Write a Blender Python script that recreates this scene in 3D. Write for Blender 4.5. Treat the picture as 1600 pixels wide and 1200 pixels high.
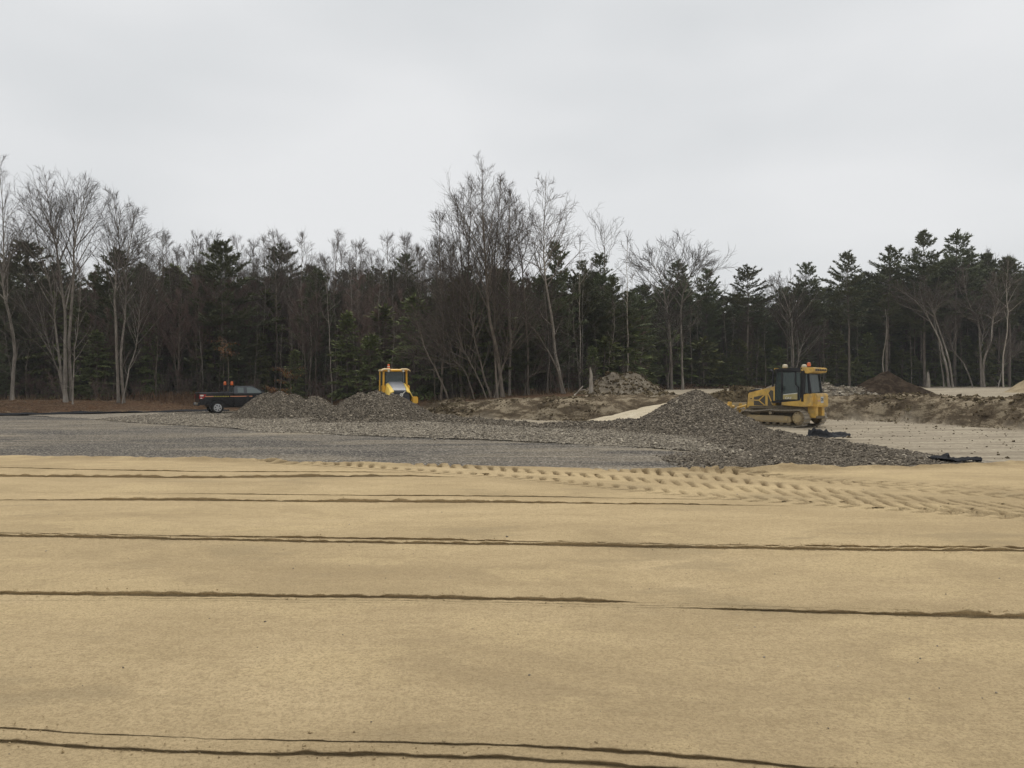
import bpy, bmesh, math, random
import numpy as np
from mathutils import Vector, Matrix
R = math.radians
for o in list(bpy.data.objects): bpy.data.objects.remove(o)
SC = bpy.context.scene
COL = SC.collection
rnd = random.Random(11)
nrg = np.random.default_rng(11)

# ------------------------------------------------------------------ camera
CAMZ = 2.1
cd = bpy.data.cameras.new('camera'); cam = bpy.data.objects.new('camera', cd); COL.objects.link(cam)
cam.location = (0, 0, CAMZ); cam.rotation_euler = (R(90), 0, 0)
cd.sensor_width = 36; cd.lens = 27.0; cd.clip_start = 0.1; cd.clip_end = 3000
SC.camera = cam
# ------------------------------------------------------------------ overcast sky
SUN_EL, SUN_AZ = 66.0, 20.0          # azimuth measured from +Y towards +X
w = bpy.data.worlds.new('World'); SC.world = w; w.use_nodes = True
nt = w.node_tree; nt.nodes.clear()
out = nt.nodes.new('ShaderNodeOutputWorld')
sky = nt.nodes.new('ShaderNodeTexSky'); sky.sky_type = 'NISHITA'; sky.sun_disc = False
sky.sun_elevation = R(SUN_EL); sky.sun_rotation = R(SUN_AZ); sky.air_density = 1.0; sky.dust_density = 3.0
b1 = nt.nodes.new('ShaderNodeBackground'); b1.inputs[1].default_value = 0.07
nt.links.new(sky.outputs[0], b1.inputs[0])
tc = nt.nodes.new('ShaderNodeTexCoord')
mp = nt.nodes.new('ShaderNodeMapping'); mp.inputs['Scale'].default_value = (1.0, 1.0, 2.6)
nt.links.new(tc.outputs['Generated'], mp.inputs[0])
nz = nt.nodes.new('ShaderNodeTexNoise'); nz.inputs['Scale'].default_value = 1.7; nz.inputs['Detail'].default_value = 3.5
nz.inputs['Roughness'].default_value = 0.45
nt.links.new(mp.outputs[0], nz.inputs['Vector'])
cr = nt.nodes.new('ShaderNodeValToRGB')
cr.color_ramp.elements[0].position = 0.33; cr.color_ramp.elements[0].color = (0.625, 0.648, 0.662, 1)
cr.color_ramp.elements[1].position = 0.68; cr.color_ramp.elements[1].color = (0.81, 0.817, 0.824, 1)
nt.links.new(nz.outputs[0], cr.inputs[0])
b2 = nt.nodes.new('ShaderNodeBackground'); b2.inputs[1].default_value = 0.75
nt.links.new(cr.outputs[0], b2.inputs[0])
mx = nt.nodes.new('ShaderNodeMixShader'); mx.inputs[0].default_value = 0.95
nt.links.new(b1.outputs[0], mx.inputs[1]); nt.links.new(b2.outputs[0], mx.inputs[2]); nt.links.new(mx.outputs[0], out.inputs[0])
# weak, very soft sun behind the cloud
sl = bpy.data.lights.new('sun', 'SUN'); sl.energy = 1.5; sl.angle = R(45); sl.color = (1.0, 0.97, 0.92)
so = bpy.data.objects.new('sun', sl); COL.objects.link(so)
az, el = R(SUN_AZ), R(SUN_EL)
sd_ = Vector((math.sin(az)*math.cos(el), math.cos(az)*math.cos(el), math.sin(el)))
so.rotation_euler = sd_.to_track_quat('Z', 'Y').to_euler(); so.location = (0, 0, 60)
vs = SC.view_settings; vs.view_transform = 'Standard'; vs.look = 'None'; vs.exposure = 0.45; vs.gamma = 1.0
vs.use_curve_mapping = False
SC.render.engine = 'CYCLES'
SC.cycles.max_bounces = 6; SC.cycles.transparent_max_bounces = 10

# ------------------------------------------------------------------ helpers
def px(p, q, d):            # picture position at depth d -> a place in the world
    return ((p-800)/1200*d, d, CAMZ-(q-600)/1200*d)

def vnoise(x, y, seed=0):
    xi = np.floor(x).astype(np.int64); yi = np.floor(y).astype(np.int64)
    fx = x-xi; fy = y-yi
    fx = fx*fx*(3-2*fx); fy = fy*fy*(3-2*fy)
    def h(a, b):
        v = (a*374761393 + b*668265263 + seed*144269504) & 0xffffffff
        v = ((v ^ (v >> 13))*1274126177) & 0xffffffff
        v = v ^ (v >> 16)
        return v/4294967296.0
    return (h(xi, yi)*(1-fx)+h(xi+1, yi)*fx)*(1-fy) + (h(xi, yi+1)*(1-fx)+h(xi+1, yi+1)*fx)*fy
def fbm(x, y, octv=4, seed=0, gain=0.5):
    x = np.asarray(x, float); y = np.asarray(y, float)
    s = 0; a = 1; t = 0
    for i in range(octv):
        s = s + a*(vnoise(x, y, seed+i*17)*2-1); t += a; a *= gain; x = x*2.03+7.1; y = y*2.03+3.7
    return s/t
def sstep(a, b, x):
    t = np.clip((x-a)/(b-a), 0, 1); return t*t*(3-2*t)

def link(name, me, parent=None):
    o = bpy.data.objects.new(name, me); COL.objects.link(o)
    if parent is not None: o.parent = parent
    return o
def np_mesh(name, V, F, mats, smooth=False, attrs=None):
    V = np.asarray(V, np.float32); F = np.asarray(F, np.int32)
    me = bpy.data.meshes.new(name); k = F.shape[1]
    me.vertices.add(len(V)); me.vertices.foreach_set('co', V.ravel())
    me.loops.add(F.size); me.loops.foreach_set('vertex_index', F.ravel())
    me.polygons.add(len(F)); me.polygons.foreach_set('loop_start', np.arange(0, F.size, k, dtype=np.int32))
    me.polygons.foreach_set('loop_total', np.full(len(F), k, np.int32))
    me.polygons.foreach_set('use_smooth', np.full(len(F), smooth, bool))
    if attrs:
        for an, a in attrs.items():
            a = np.asarray(a, np.float32)
            if a.ndim == 1:
                t = me.attributes.new(an, 'FLOAT', 'POINT'); t.data.foreach_set('value', a)
            else:
                t = me.attributes.new(an, 'FLOAT_COLOR', 'POINT')
                t.data.foreach_set('color', np.concatenate([a, np.ones((len(a), 1), np.float32)], 1).ravel())
    for m in (mats if isinstance(mats, (list, tuple)) else [mats]): me.materials.append(m)
    me.update(); me.validate()
    return me
def grid_faces(nr, nc):
    i = np.arange(nr-1)[:, None]*nc + np.arange(nc-1)[None]
    return np.stack([i, i+1, i+nc+1, i+nc], -1).reshape(-1, 4)
def tag(o, label=None, cat=None, group=None, kind=None):
    if label: o['label'] = label
    if cat: o['category'] = cat
    if group: o['group'] = group
    if kind: o['kind'] = kind
    return o
def empty(name, loc, rz=0):
    o = bpy.data.objects.new(name, None); COL.objects.link(o); o.location = loc; o.rotation_euler = (0, 0, rz)
    o.empty_display_size = 0.2
    return o

class MB:                     # collects polygons of one part
    def __init__(s): s.v = []; s.f = []
    def add(s, V, F):
        n = len(s.v); s.v += [tuple(p) for p in V]; s.f += [tuple(i+n for i in f) for f in F]; return s
    def box(s, c, size, rot=None):
        hx, hy, hz = size[0]/2, size[1]/2, size[2]/2
        P = [Vector((a*hx, b*hy, d*hz)) for d in (-1, 1) for b in (-1, 1) for a in (-1, 1)]
        if rot is not None: P = [rot @ p for p in P]
        c = Vector(c)
        return s.add([c+p for p in P], [(0, 2, 3, 1), (4, 5, 7, 6), (0, 1, 5, 4), (2, 6, 7, 3), (0, 4, 6, 2), (1, 3, 7, 5)])
    def bar(s, a, b, wy, wz):       # square bar between two points
        a = Vector(a); b = Vector(b); d = b-a
        q = d.to_track_quat('X', 'Z').to_matrix()
        return s.box((a+b)/2, (d.length, wy, wz), q)
    def prism(s, outl, y0, y1):     # outline in x,z pushed along y
        n = len(outl)
        V = [(p[0], y0, p[1]) for p in outl]+[(p[0], y1, p[1]) for p in outl]
        F = [tuple(range(n)), tuple(reversed(range(n, 2*n)))]+[(i, i+n, (i+1) % n+n, (i+1) % n) for i in range(n)]
        return s.add(V, F)
    def plate(s, pts, t):           # flat polygon given thickness along its normal
        P = [Vector(p) for p in pts]; nrm = (P[1]-P[0]).cross(P[2]-P[0]).normalized()*t; n = len(P)
        V = P+[p+nrm for p in P]
        return s.add(V, [tuple(reversed(range(n))), tuple(range(n, 2*n))]+[(i, (i+1) % n, (i+1) % n+n, i+n) for i in range(n)])
    def tube(s, pts, rad, n=10, cap=True):
        P = [Vector(p) for p in pts]; k = len(P); V = []
        if not isinstance(rad, (list, tuple)): rad = [rad]*k
        for i in range(k):
            d = (P[min(i+1, k-1)]-P[max(i-1, 0)]).normalized()
            u = d.cross(Vector((0, 0, 1)) if abs(d.z) < 0.9 else Vector((0, 1, 0))).normalized(); v = d.cross(u)
            for j in range(n):
                a = 2*math.pi*j/n; V.append(P[i]+(u*math.cos(a)+v*math.sin(a))*rad[i])
        F = [(i*n+j, i*n+(j+1) % n, (i+1)*n+(j+1) % n, (i+1)*n+j) for i in range(k-1) for j in range(n)]
        if cap: F += [tuple(reversed(range(n))), tuple(range((k-1)*n, k*n))]
        return s.add(V, F)
    def lathe(s, prof, c, axis='Z', n=20):   # profile (radius, height)
        V = []
        for r, h in prof:
            for j in range(n):
                a = 2*math.pi*j/n; p = (r*math.cos(a), r*math.sin(a), h)
                if axis == 'Y': p = (p[0], p[2], p[1])
                if axis == 'X': p = (p[2], p[0], p[1])
                V.append((p[0]+c[0], p[1]+c[1], p[2]+c[2]))
        k = len(prof)
        F = [(i*n+j, i*n+(j+1) % n, (i+1)*n+(j+1) % n, (i+1)*n+j) for i in range(k-1) for j in range(n)]
        F += [tuple(reversed(range(n))), tuple(range((k-1)*n, k*n))]
        return s.add(V, F)
    def build(s, name, mat, parent=None, bevel=0, smooth=False):
        me = bpy.data.meshes.new(name); me.from_pydata([tuple(p) for p in s.v], [], s.f)
        bm = bmesh.new(); bm.from_mesh(me); bmesh.ops.recalc_face_normals(bm, faces=bm.faces)
        if bevel:
            bmesh.ops.bevel(bm, geom=[e for e in bm.edges if len(e.link_faces) == 2 and e.calc_face_angle(0) > 0.5],
                            offset=bevel, segments=2, affect='EDGES', clamp_overlap=True)
        bm.to_mesh(me); bm.free()
        if smooth:
            me.polygons.foreach_set('use_smooth', [True]*len(me.polygons))
            me.set_sharp_from_angle(angle=R(40))
        me.materials.append(mat)
        return link(name, me, parent)

# ------------------------------------------------------------------ materials
class NB:
    def __init__(s, name):
        s.m = bpy.data.materials.new(name); s.m.use_nodes = True; s.t = s.m.node_tree; s.t.nodes.clear()
        s.out = s.n('ShaderNodeOutputMaterial'); s.b = s.n('ShaderNodeBsdfPrincipled'); s.l(s.b.outputs[0], s.out.inputs[0])
    def n(s, t): return s.t.nodes.new(t)
    def l(s, a, b): s.t.links.new(a, b)
    def pos(s, scale=(1, 1, 1), obj=False, rot=0):
        if obj: c = s.n('ShaderNodeTexCoord').outputs['Object']
        else: c = s.n('ShaderNodeNewGeometry').outputs['Position']
        m = s.n('ShaderNodeMapping'); m.inputs['Scale'].default_value = scale; m.inputs['Rotation'].default_value = (0, 0, rot)
        s.l(c, m.inputs[0]); return m.outputs[0]
    def noise(s, vec, scale, detail=4, rough=0.55, dist=0.0):
        n = s.n('ShaderNodeTexNoise'); n.inputs['Scale'].default_value = scale; n.inputs['Detail'].default_value = detail
        n.inputs['Roughness'].default_value = rough; n.inputs['Distortion'].default_value = dist
        s.l(vec, n.inputs['Vector']); return n.outputs[0]
    def voro(s, vec, scale, out='Color'):
        n = s.n('ShaderNodeTexVoronoi'); n.inputs['Scale'].default_value = scale; s.l(vec, n.inputs['Vector']); return n.outputs[out]
    def ramp(s, fac, stops):
        r = s.n('ShaderNodeValToRGB'); e = r.color_ramp.elements
        while len(e) < len(stops): e.new(0.5)
        for i, (p, c) in enumerate(stops):
            e[i].position = p; e[i].color = (c, c, c, 1) if not hasattr(c, '__len__') else (*c, 1)
        s.l(fac, r.inputs[0]); return r.outputs[0]
    def mix(s, fac, a, b, mode='MIX'):
        m = s.n('ShaderNodeMix'); m.data_type = 'RGBA'; m.blend_type = mode
        for sock, v in ((m.inputs[0], fac), (m.inputs[6], a), (m.inputs[7], b)):
            if hasattr(v, 'is_linked') or hasattr(v, 'links'): s.l(v, sock)
            elif hasattr(v, '__len__'): sock.default_value = (*v, 1)
            else: sock.default_value = v
        return m.outputs[2]
    def attr(s, name, out='Color'):
        a = s.n('ShaderNodeAttribute'); a.attribute_name = name; return a.outputs[out]
    def orand(s): return s.n('ShaderNodeObjectInfo').outputs['Random']
    def sep(s, col):
        q = s.n('ShaderNodeSeparateColor'); s.l(col, q.inputs[0]); return q.outputs
    def bump(s, h, strength, dist):
        b = s.n('ShaderNodeBump'); b.inputs['Strength'].default_value = strength; b.inputs['Distance'].default_value = dist
        s.l(h, b.inputs['Height']); s.l(b.outputs[0], s.b.inputs['Normal'])
    def fin(s, col, rough=0.9, spec=0.2, metal=0.0):
        if hasattr(col, '__len__') and not hasattr(col, 'links'): s.b.inputs['Base Color'].default_value = (*col, 1)
        else: s.l(col, s.b.inputs['Base Color'])
        s.b.inputs['Roughness'].default_value = rough; s.b.inputs['Specular IOR Level'].default_value = spec
        s.b.inputs['Metallic'].default_value = metal
        return s.m

def m_plain(name, c, rough=0.5, spec=0.4, metal=0.0, wear=0.25, scale=6, dirt=None, dirt_amt=0.0):
    b = NB(name); p = b.pos(obj=True)
    n = b.noise(p, scale, 6, 0.65)
    col = b.mix(b.ramp(n, [(0.35, 0.0), (0.7, 1.0)]), tuple(x*(1-wear) for x in c), tuple(min(1, x*(1+wear*0.6)) for x in c))
    if dirt is not None:
        d = b.ramp(b.noise(p, scale*0.55, 7, 0.7, 0.4), [(0.62-dirt_amt*0.45, 0.0), (0.80-dirt_amt*0.35, 1.0)])
        col = b.mix(d, col, dirt)
    m = b.fin(col, rough, spec, metal)
    return m

def m_sand():
    b = NB('sand'); p = b.pos()
    big = b.noise(b.pos((0.32, 0.62, 1), rot=0.1), 1.0, 7, 0.66, 0.7)
    med = b.noise(b.pos((0.6, 2.2, 1)), 1.5, 6, 0.65)
    patch = b.noise(b.pos((0.45, 0.9, 1), rot=-0.12), 1.1, 9, 0.62, 0.25)
    fine = b.noise(p, 55, 5, 0.8); grain = b.noise(p, 240, 3, 0.8)
    c = b.ramp(big, [(0.36, (0.43, 0.329, 0.194)), (0.5, (0.535, 0.411, 0.241)), (0.64, (0.61, 0.472, 0.28))])
    c = b.mix(b.ramp(med, [(0.4, 0.0), (0.7, 0.5)]), c, (0.43, 0.326, 0.185))
    c = b.mix(b.ramp(patch, [(0.545, 0.0), (0.60, 0.55)]), c, (0.62, 0.48, 0.275))
    c = b.mix(b.ramp(patch, [(0.36, 0.5), (0.42, 0.0)]), c, (0.36, 0.285, 0.175))
    c = b.mix(b.ramp(fine, [(0.36, 0.7), (0.54, 0.0)]), c, (0.25, 0.183, 0.102))
    c = b.mix(b.ramp(grain, [(0.54, 0.0), (0.72, 0.65)]), c, (0.66, 0.53, 0.33))
    c = b.mix(b.ramp(grain, [(0.28, 0.6), (0.44, 0.0)]), c, (0.20, 0.145, 0.08))
    c = b.mix(b.ramp(b.noise(p, 14, 6, 0.75), [(0.36, 0.38), (0.52, 0.0)]), c, (0.34, 0.255, 0.145))
    c = b.mix(b.attr('dark_tint', 'Fac'), c, (0.15, 0.104, 0.054))  # track slot shade painted into the sand colour, plus darker lip sand
    hsum = b.mix(0.5, b.noise(p, 38, 6, 0.75), b.noise(b.pos((3, 9, 3)), 2.2, 5, 0.6))
    b.bump(hsum, 0.9, 0.05)
    return b.fin(c, 1.0, 0.0)

def m_ground():
    b = NB('site_ground'); p = b.pos(); z = b.sep(b.attr('zone'))
    n1 = b.noise(p, 0.9, 7, 0.65, 0.3); n2 = b.noise(p, 6, 6, 0.7); n3 = b.noise(p, 28, 4, 0.7)
    streak = b.noise(b.pos((0.18, 2.6, 1), rot=-0.22), 1.0, 6, 0.62)
    sub = b.ramp(streak, [(0.34, (0.235, 0.2, 0.15)), (0.5, (0.36, 0.31, 0.235)), (0.66, (0.475, 0.415, 0.31))])
    sub = b.mix(b.ramp(n2, [(0.4, 0.55), (0.6, 0.0)]), sub, (0.20, 0.165, 0.12))
    bank = b.ramp(b.noise(b.pos((0.8, 0.8, 2.2)), 0.95, 10, 0.78, 0.3), [(0.38, (0.066, 0.05, 0.034)), (0.51, (0.14, 0.109, 0.073)), (0.545, (0.29, 0.237, 0.163)), (0.72, (0.37, 0.31, 0.215))])
    bank = b.mix(b.ramp(n3, [(0.35, 0.6), (0.56, 0.0)]), bank, (0.06, 0.043, 0.026))
    lit = b.ramp(n2, [(0.3, (0.042, 0.028, 0.019)), (0.5, (0.098, 0.063, 0.040)), (0.72, (0.19, 0.135, 0.085))])
    lit = b.mix(b.ramp(n1, [(0.4, 0.0), (0.7, 0.6)]), lit, (0.10, 0.052, 0.03))
    c = b.mix(z[1], sub, bank); c = b.mix(z[0], c, lit)
    b.bump(b.mix(0.5, n2, n3), 0.8, 0.06)
    return b.fin(c, 1.0, 0.0)

def m_road():
    b = NB('compacted_gravel'); p = b.pos()
    st = b.noise(b.pos((0.07, 0.62, 1), rot=-0.36), 1.0, 6, 0.6, 0.3)
    st2 = b.noise(b.pos((0.045, 1.3, 1), rot=-0.30), 1.0, 5, 0.6)
    bl = b.noise(b.pos((0.10, 0.16, 1), rot=-0.3), 1.0, 3, 0.5)
    c = b.ramp(st, [(0.38, (0.132, 0.113, 0.090)), (0.50, (0.185, 0.158, 0.120)), (0.60, (0.265, 0.222, 0.160))])
    c = b.mix(b.ramp(st2, [(0.42, 0.8), (0.52, 0.0)]), c, (0.112, 0.099, 0.084))
    c = b.mix(b.ramp(bl, [(0.40, 0.75), (0.52, 0.0)]), c, (0.104, 0.094, 0.083))
    c = b.mix(b.attr('dark_tint', 'Fac'), c, (0.056, 0.053, 0.052))
    # stones
    sx = b.n('ShaderNodeSeparateXYZ'); b.l(p, sx.inputs[0])
    v = b.voro(p, 24); g = b.sep(v)[0]
    c = b.mix(b.ramp(g, [(0.0, 0.6), (0.4, 0.0)]), c, (0.05, 0.047, 0.043))
    c = b.mix(b.ramp(g, [(0.62, 0.0), (1.0, 0.75)]), c, (0.40, 0.36, 0.295))
    b.bump(b.voro(p, 24, 'Distance'), 0.6, 0.02)
    return b.fin(c, 1.0, 0.02)

def m_stone_layer():
    b = NB('loose_stone_bed'); p = b.pos(); g = b.sep(b.voro(p, 15))[0]
    st = b.noise(b.pos((0.12, 0.5, 1), rot=-0.3), 1.0, 5, 0.6)
    c = b.ramp(g, [(0.0, (0.10, 0.088, 0.072)), (0.5, (0.235, 0.205, 0.162)), (1.0, (0.38, 0.335, 0.265))])
    c = b.mix(b.ramp(st, [(0.42, 0.0), (0.62, 0.6)]), c, (0.30, 0.262, 0.205))
    b.bump(b.voro(p, 15, 'Distance'), 1.0, 0.05)
    return b.fin(c, 1.0, 0.02)

def m_core():
    b = NB('stone_pile_core'); p = b.pos(); g = b.sep(b.voro(p, 17))[0]
    c = b.ramp(g, [(0.0, (0.055, 0.046, 0.036)), (0.5, (0.135, 0.115, 0.088)), (0.9, (0.25, 0.212, 0.162)), (1.0, (0.36, 0.315, 0.25))])
    b.bump(b.voro(p, 17, 'Distance'), 1.0, 0.05)
    return b.fin(c, 1.0, 0.02)
def m_stones(name, dark, mid, light):
    b = NB(name); p = b.pos()
    c = b.ramp(b.attr('tone', 'Fac'), [(0.0, dark), (0.5, mid), (0.86, light), (1.0, tuple(x*1.5 for x in light))])
    c = b.mix(b.ramp(b.noise(p, 0.8, 3), [(0.4, 0.0), (0.7, 0.3)]), c, mid)
    return b.fin(c, 0.9, 0.12)

def m_soil(name, a, c2, c3, scale=3.0, bmp=0.8):
    b = NB(name); p = b.pos(); n = b.noise(p, scale, 7, 0.7, 0.3); f = b.noise(p, scale*9, 4, 0.7)
    c = b.ramp(n, [(0.34, a), (0.5, c2), (0.68, c3)])
    c = b.mix(b.ramp(f, [(0.36, 0.5), (0.56, 0.0)]), c, tuple(x*0.55 for x in a))
    b.bump(b.mix(0.5, n, f), bmp, 0.06)
    return b.fin(c, 1.0, 0.0)

def m_bark(name, a, c2, patch=None, scale=5):
    b = NB(name); n = b.noise(b.pos((1.5, 1.5, 0.4), obj=True), scale, 6, 0.7)
    c = b.ramp(n, [(0.32, a), (0.68, c2)])
    if patch:
        c = b.mix(b.ramp(b.noise(b.pos((1, 1, 0.35), obj=True), 1.1, 3), [(0.55, 0.0), (0.66, 0.8)]), c, patch)
    hs = b.n('ShaderNodeHueSaturation'); b.l(c, hs.inputs['Color'])
    mr = b.n('ShaderNodeMapRange'); b.l(b.orand(), mr.inputs[0]); mr.inputs[3].default_value = 0.72; mr.inputs[4].default_value = 1.2
    b.l(mr.outputs[0], hs.inputs['Value'])
    b.bump(n, 0.6, 0.02)
    return b.fin(hs.outputs[0], 0.92, 0.1)

def m_needles(name, dark, mid, light):
    b = NB(name); n = b.noise(b.pos(obj=True), 0.9, 4, 0.6); f = b.noise(b.pos(obj=True), 7, 2)
    c = b.ramp(n, [(0.3, dark), (0.52, mid), (0.75, light)])
    c = b.mix(b.ramp(f, [(0.4, 0.0), (0.7, 0.5)]), c, light)
    hs = b.n('ShaderNodeHueSaturation'); b.l(c, hs.inputs['Color'])
    mr = b.n('ShaderNodeMapRange'); b.l(b.orand(), mr.inputs[0]); mr.inputs[3].default_value = 0.95; mr.inputs[4].default_value = 1.5
    mh = b.n('ShaderNodeMapRange'); b.l(b.orand(), mh.inputs[0]); mh.inputs[3].default_value = 0.475; mh.inputs[4].default_value = 0.52
    b.l(mr.outputs[0], hs.inputs['Value']); b.l(mh.outputs[0], hs.inputs['Hue'])
    return b.fin(hs.outputs[0], 0.7, 0.2)

def m_glass(name, tint, alpha):
    b = NB(name); tr = b.n('ShaderNodeBsdfTransparent'); tr.inputs[0].default_value = (*tint, 1)
    b.fin((0.15, 0.185, 0.18), 0.06, 0.9)
    m = b.n('ShaderNodeMixShader'); m.inputs[0].default_value = alpha
    b.l(tr.outputs[0], m.inputs[1]); b.l(b.b.outputs[0], m.inputs[2]); b.l(m.outputs[0], b.out.inputs[0])
    return b.m

DUST = (0.32, 0.255, 0.16)
M = dict(
    sand=m_sand(), ground=m_ground(), road=m_road(), layer=m_stone_layer(),
    stone=m_stones('crushed_stone', (0.068, 0.057, 0.045), (0.165, 0.140, 0.108), (0.30, 0.256, 0.195)),
    stone_tan=m_stones('tan_crushed_stone', (0.10, 0.088, 0.072), (0.245, 0.212, 0.165), (0.40, 0.352, 0.275)),
    pile=m_core(),
    darksoil=m_soil('dark_topsoil', (0.022, 0.016, 0.012), (0.045, 0.033, 0.024), (0.10, 0.075, 0.052), 2.2),
    greysoil=m_soil('grey_brown_fill', (0.10, 0.083, 0.06), (0.185, 0.155, 0.115), (0.30, 0.265, 0.21), 2.5),
    tansand=m_soil('tan_sand_heap', (0.24, 0.19, 0.12), (0.33, 0.265, 0.17), (0.40, 0.325, 0.21), 1.4, 0.4),
    palesand=m_soil('pale_sand', (0.42, 0.36, 0.255), (0.53, 0.455, 0.33), (0.60, 0.53, 0.40), 1.6, 0.4),
    clod=m_soil('soil_clods', (0.05, 0.037, 0.022), (0.125, 0.096, 0.058), (0.27, 0.225, 0.14), 1.3),
    leaf=m_soil('dead_leaves', (0.085, 0.055, 0.034), (0.20, 0.142, 0.09), (0.40, 0.31, 0.20), 2.0, 0.1),
    brush=m_soil('dark_brush', (0.05, 0.032, 0.02), (0.10, 0.065, 0.04), (0.17, 0.12, 0.075), 1.2),
    reed=m_soil('rust_reeds', (0.085, 0.05, 0.03), (0.155, 0.095, 0.058), (0.25, 0.17, 0.105), 1.0, 0.1),
    rustleaf=m_soil('rust_leaves', (0.15, 0.07, 0.03), (0.235, 0.12, 0.055), (0.33, 0.19, 0.09), 2.0, 0.1),
    tarp=m_plain('black_geotextile', (0.013, 0.0135, 0.0155), 0.75, 0.15, wear=0.4, scale=4),
    barkgrey=m_bark('grey_bark', (0.145, 0.124, 0.103), (0.35, 0.31, 0.262), (0.42, 0.38, 0.325)),
    barkbrown=m_bark('brown_bark', (0.10, 0.083, 0.066), (0.25, 0.208, 0.165)),
    barkpine=m_bark('pine_bark', (0.085, 0.072, 0.06), (0.24, 0.205, 0.17)),
    barkpale=m_bark('pale_dead_wood', (0.27, 0.23, 0.185), (0.50, 0.45, 0.38)),
    twig=m_bark('grey_twigs', (0.075, 0.062, 0.052), (0.15, 0.125, 0.105)),
    twigred=m_bark('reddish_twigs', (0.12, 0.086, 0.072), (0.225, 0.16, 0.135)),
    pine=m_needles('pine_needles', (0.078, 0.088, 0.050), (0.104, 0.117, 0.064), (0.132, 0.146, 0.078)),
    hem=m_needles('hemlock_needles', (0.075, 0.090, 0.036), (0.115, 0.132, 0.050), (0.155, 0.168, 0.066)),
)

# ------------------------------------------------------------------ terrain shape
TOE = np.array([(-400, 46), (-70, 48), (-40, 50), (-31, 51.5), (-23, 57), (-15, 60), (-9, 55), (-5.6, 50), (-2, 47), (1.9, 45), (5.6, 43.5), (10, 44.5),
                (15, 46.5), (19, 46), (21.5, 42.3), (23, 38), (23.9, 33.6), (26, 27), (33, 18), (60, 2), (400, -150)], float)
def toe_sd(x, y):
    best = np.full(x.shape, 1e9); sgn = np.ones(x.shape)
    for (ax, ay), (bx, by) in zip(TOE[:-1], TOE[1:]):
        dx, dy = bx-ax, by-ay; L2 = dx*dx+dy*dy
        t = np.clip(((x-ax)*dx+(y-ay)*dy)/L2, 0, 1)
        d = np.hypot(x-ax-t*dx, y-ay-t*dy); s = np.sign(dx*(y-ay)-dy*(x-ax)); s[s == 0] = 1
        k = d < best-1e-6; best = np.where(k, d, best); sgn = np.where(k, s, sgn)
    return best*sgn
SAND_E = ([-60, -22, -12.9, -9, -4.6, 0, 5.1, 8.9, 11.8, 20, 60], [20.5, 20.2, 19.3, 18.6, 17.7, 16.8, 16.0, 16.9, 17.7, 18.6, 19])
def sand_edge(x): return np.interp(x, *SAND_E)+0.16*fbm(x*0.9, x*0+3, 4, 77)
PAD_F = ([-70, -40, -27, -20, -12, -5.4, 0.9, 5, 9, 10.6, 13, 15], [49.5, 51.2, 54, 57.5, 58, 49.5, 37.5, 34.5, 31, 24, 19.5, 17.6])
def pad_far(x): return np.interp(x, *PAD_F)
def bank_w(x): return np.interp(x, [-40, -15, -5, 0, 8, 20, 30], [7.5, 6, 3, 2.1, 2.1, 1.5, 1.5])
def height(x, y):
    x = np.asarray(x, float); y = np.asarray(y, float)
    near = (y > 10) & (y < 130) & (abs(x) < 90)
    s0 = toe_sd(x, y)
    rough = sstep(-12, 0, x)
    s = s0 + (0.75*fbm(x*0.45, y*0.45, 4, 5)+0.35*fbm(x*1.7, y*1.7, 3, 9))*near*(0.4+0.6*rough)
    top = np.interp(x, [-40, -15, -5, 0, 5, 20, 40], [0.75, 0.7, 0.8, 1.1, 1.25, 1.3, 1.35])
    sl = np.interp(x, [-40, -8, 5, 12], [0.01, 0.02, 0.02, 0.006])
    wv = bank_w(x)
    t = np.clip(s/wv, 0, 1); prof = np.where(x < -8, t*t*(3-2*t), 1-(1-t)**2.2)
    h = top*prof + sl*np.clip(s-3, 0, 70)
    face = sstep(-0.6, 0.3, s)*(1-sstep(wv+0.8, wv+3.2, s))
    h = h + face*near*(0.20*fbm(x*1.3, y*1.3, 4, 21)+0.09*fbm(x*2.9, y*2.9, 2, 23))*(0.85+0.15*rough)
    lump = sstep(wv*0.7, wv, s)*(1-sstep(wv+1, wv+2.6, s))
    h = h + near*lump*0.32*np.clip(fbm(x*0.8+40, y*0.8, 3, 31), 0, 1)*rough
    # uneven plateau and forest floor
    h = h + sstep(wv+1, wv+6, s)*0.09*fbm(x*0.5, y*0.5, 3, 41)*near
    # cleared-brush berm along the far wood on the right
    be = np.interp(x, [8, 12, 22, 34, 46, 90], [78, 86, 90, 96, 97, 92])
    h = h + near*np.where(x > 9, 1, 0)*0.55*np.exp(-((y-be)/2.2)**2)*np.clip(0.55+0.9*fbm(x*0.5, y*0.5, 3, 44), 0, 1.3)*np.interp(x, [9, 12, 26, 32], [0, 1, 1, 0.25])
    # working floor: shallow ruts
    fl = 1-sstep(-1, 0, s)
    h = h + near*fl*(0.025*fbm(x*0.5, y*0.9, 3, 51)+0.018*np.sin((y+0.24*x+0.25*fbm(x*0.2, y*0.2, 2, 8))*5.2)*sstep(9, 13, x))
    h = h + 9.0*sstep(0, 70, y-np.interp(x, [5, 15], [84, 119]))
    under = (x < 16) & (y < pad_far(x)-0.6)
    h = h - 0.10*under
    h = np.where(y < sand_edge(x)-0.5, -0.25, h)
    return h
def H1(x, y): return float(height(np.array([x]), np.array([y]))[0])

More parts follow.
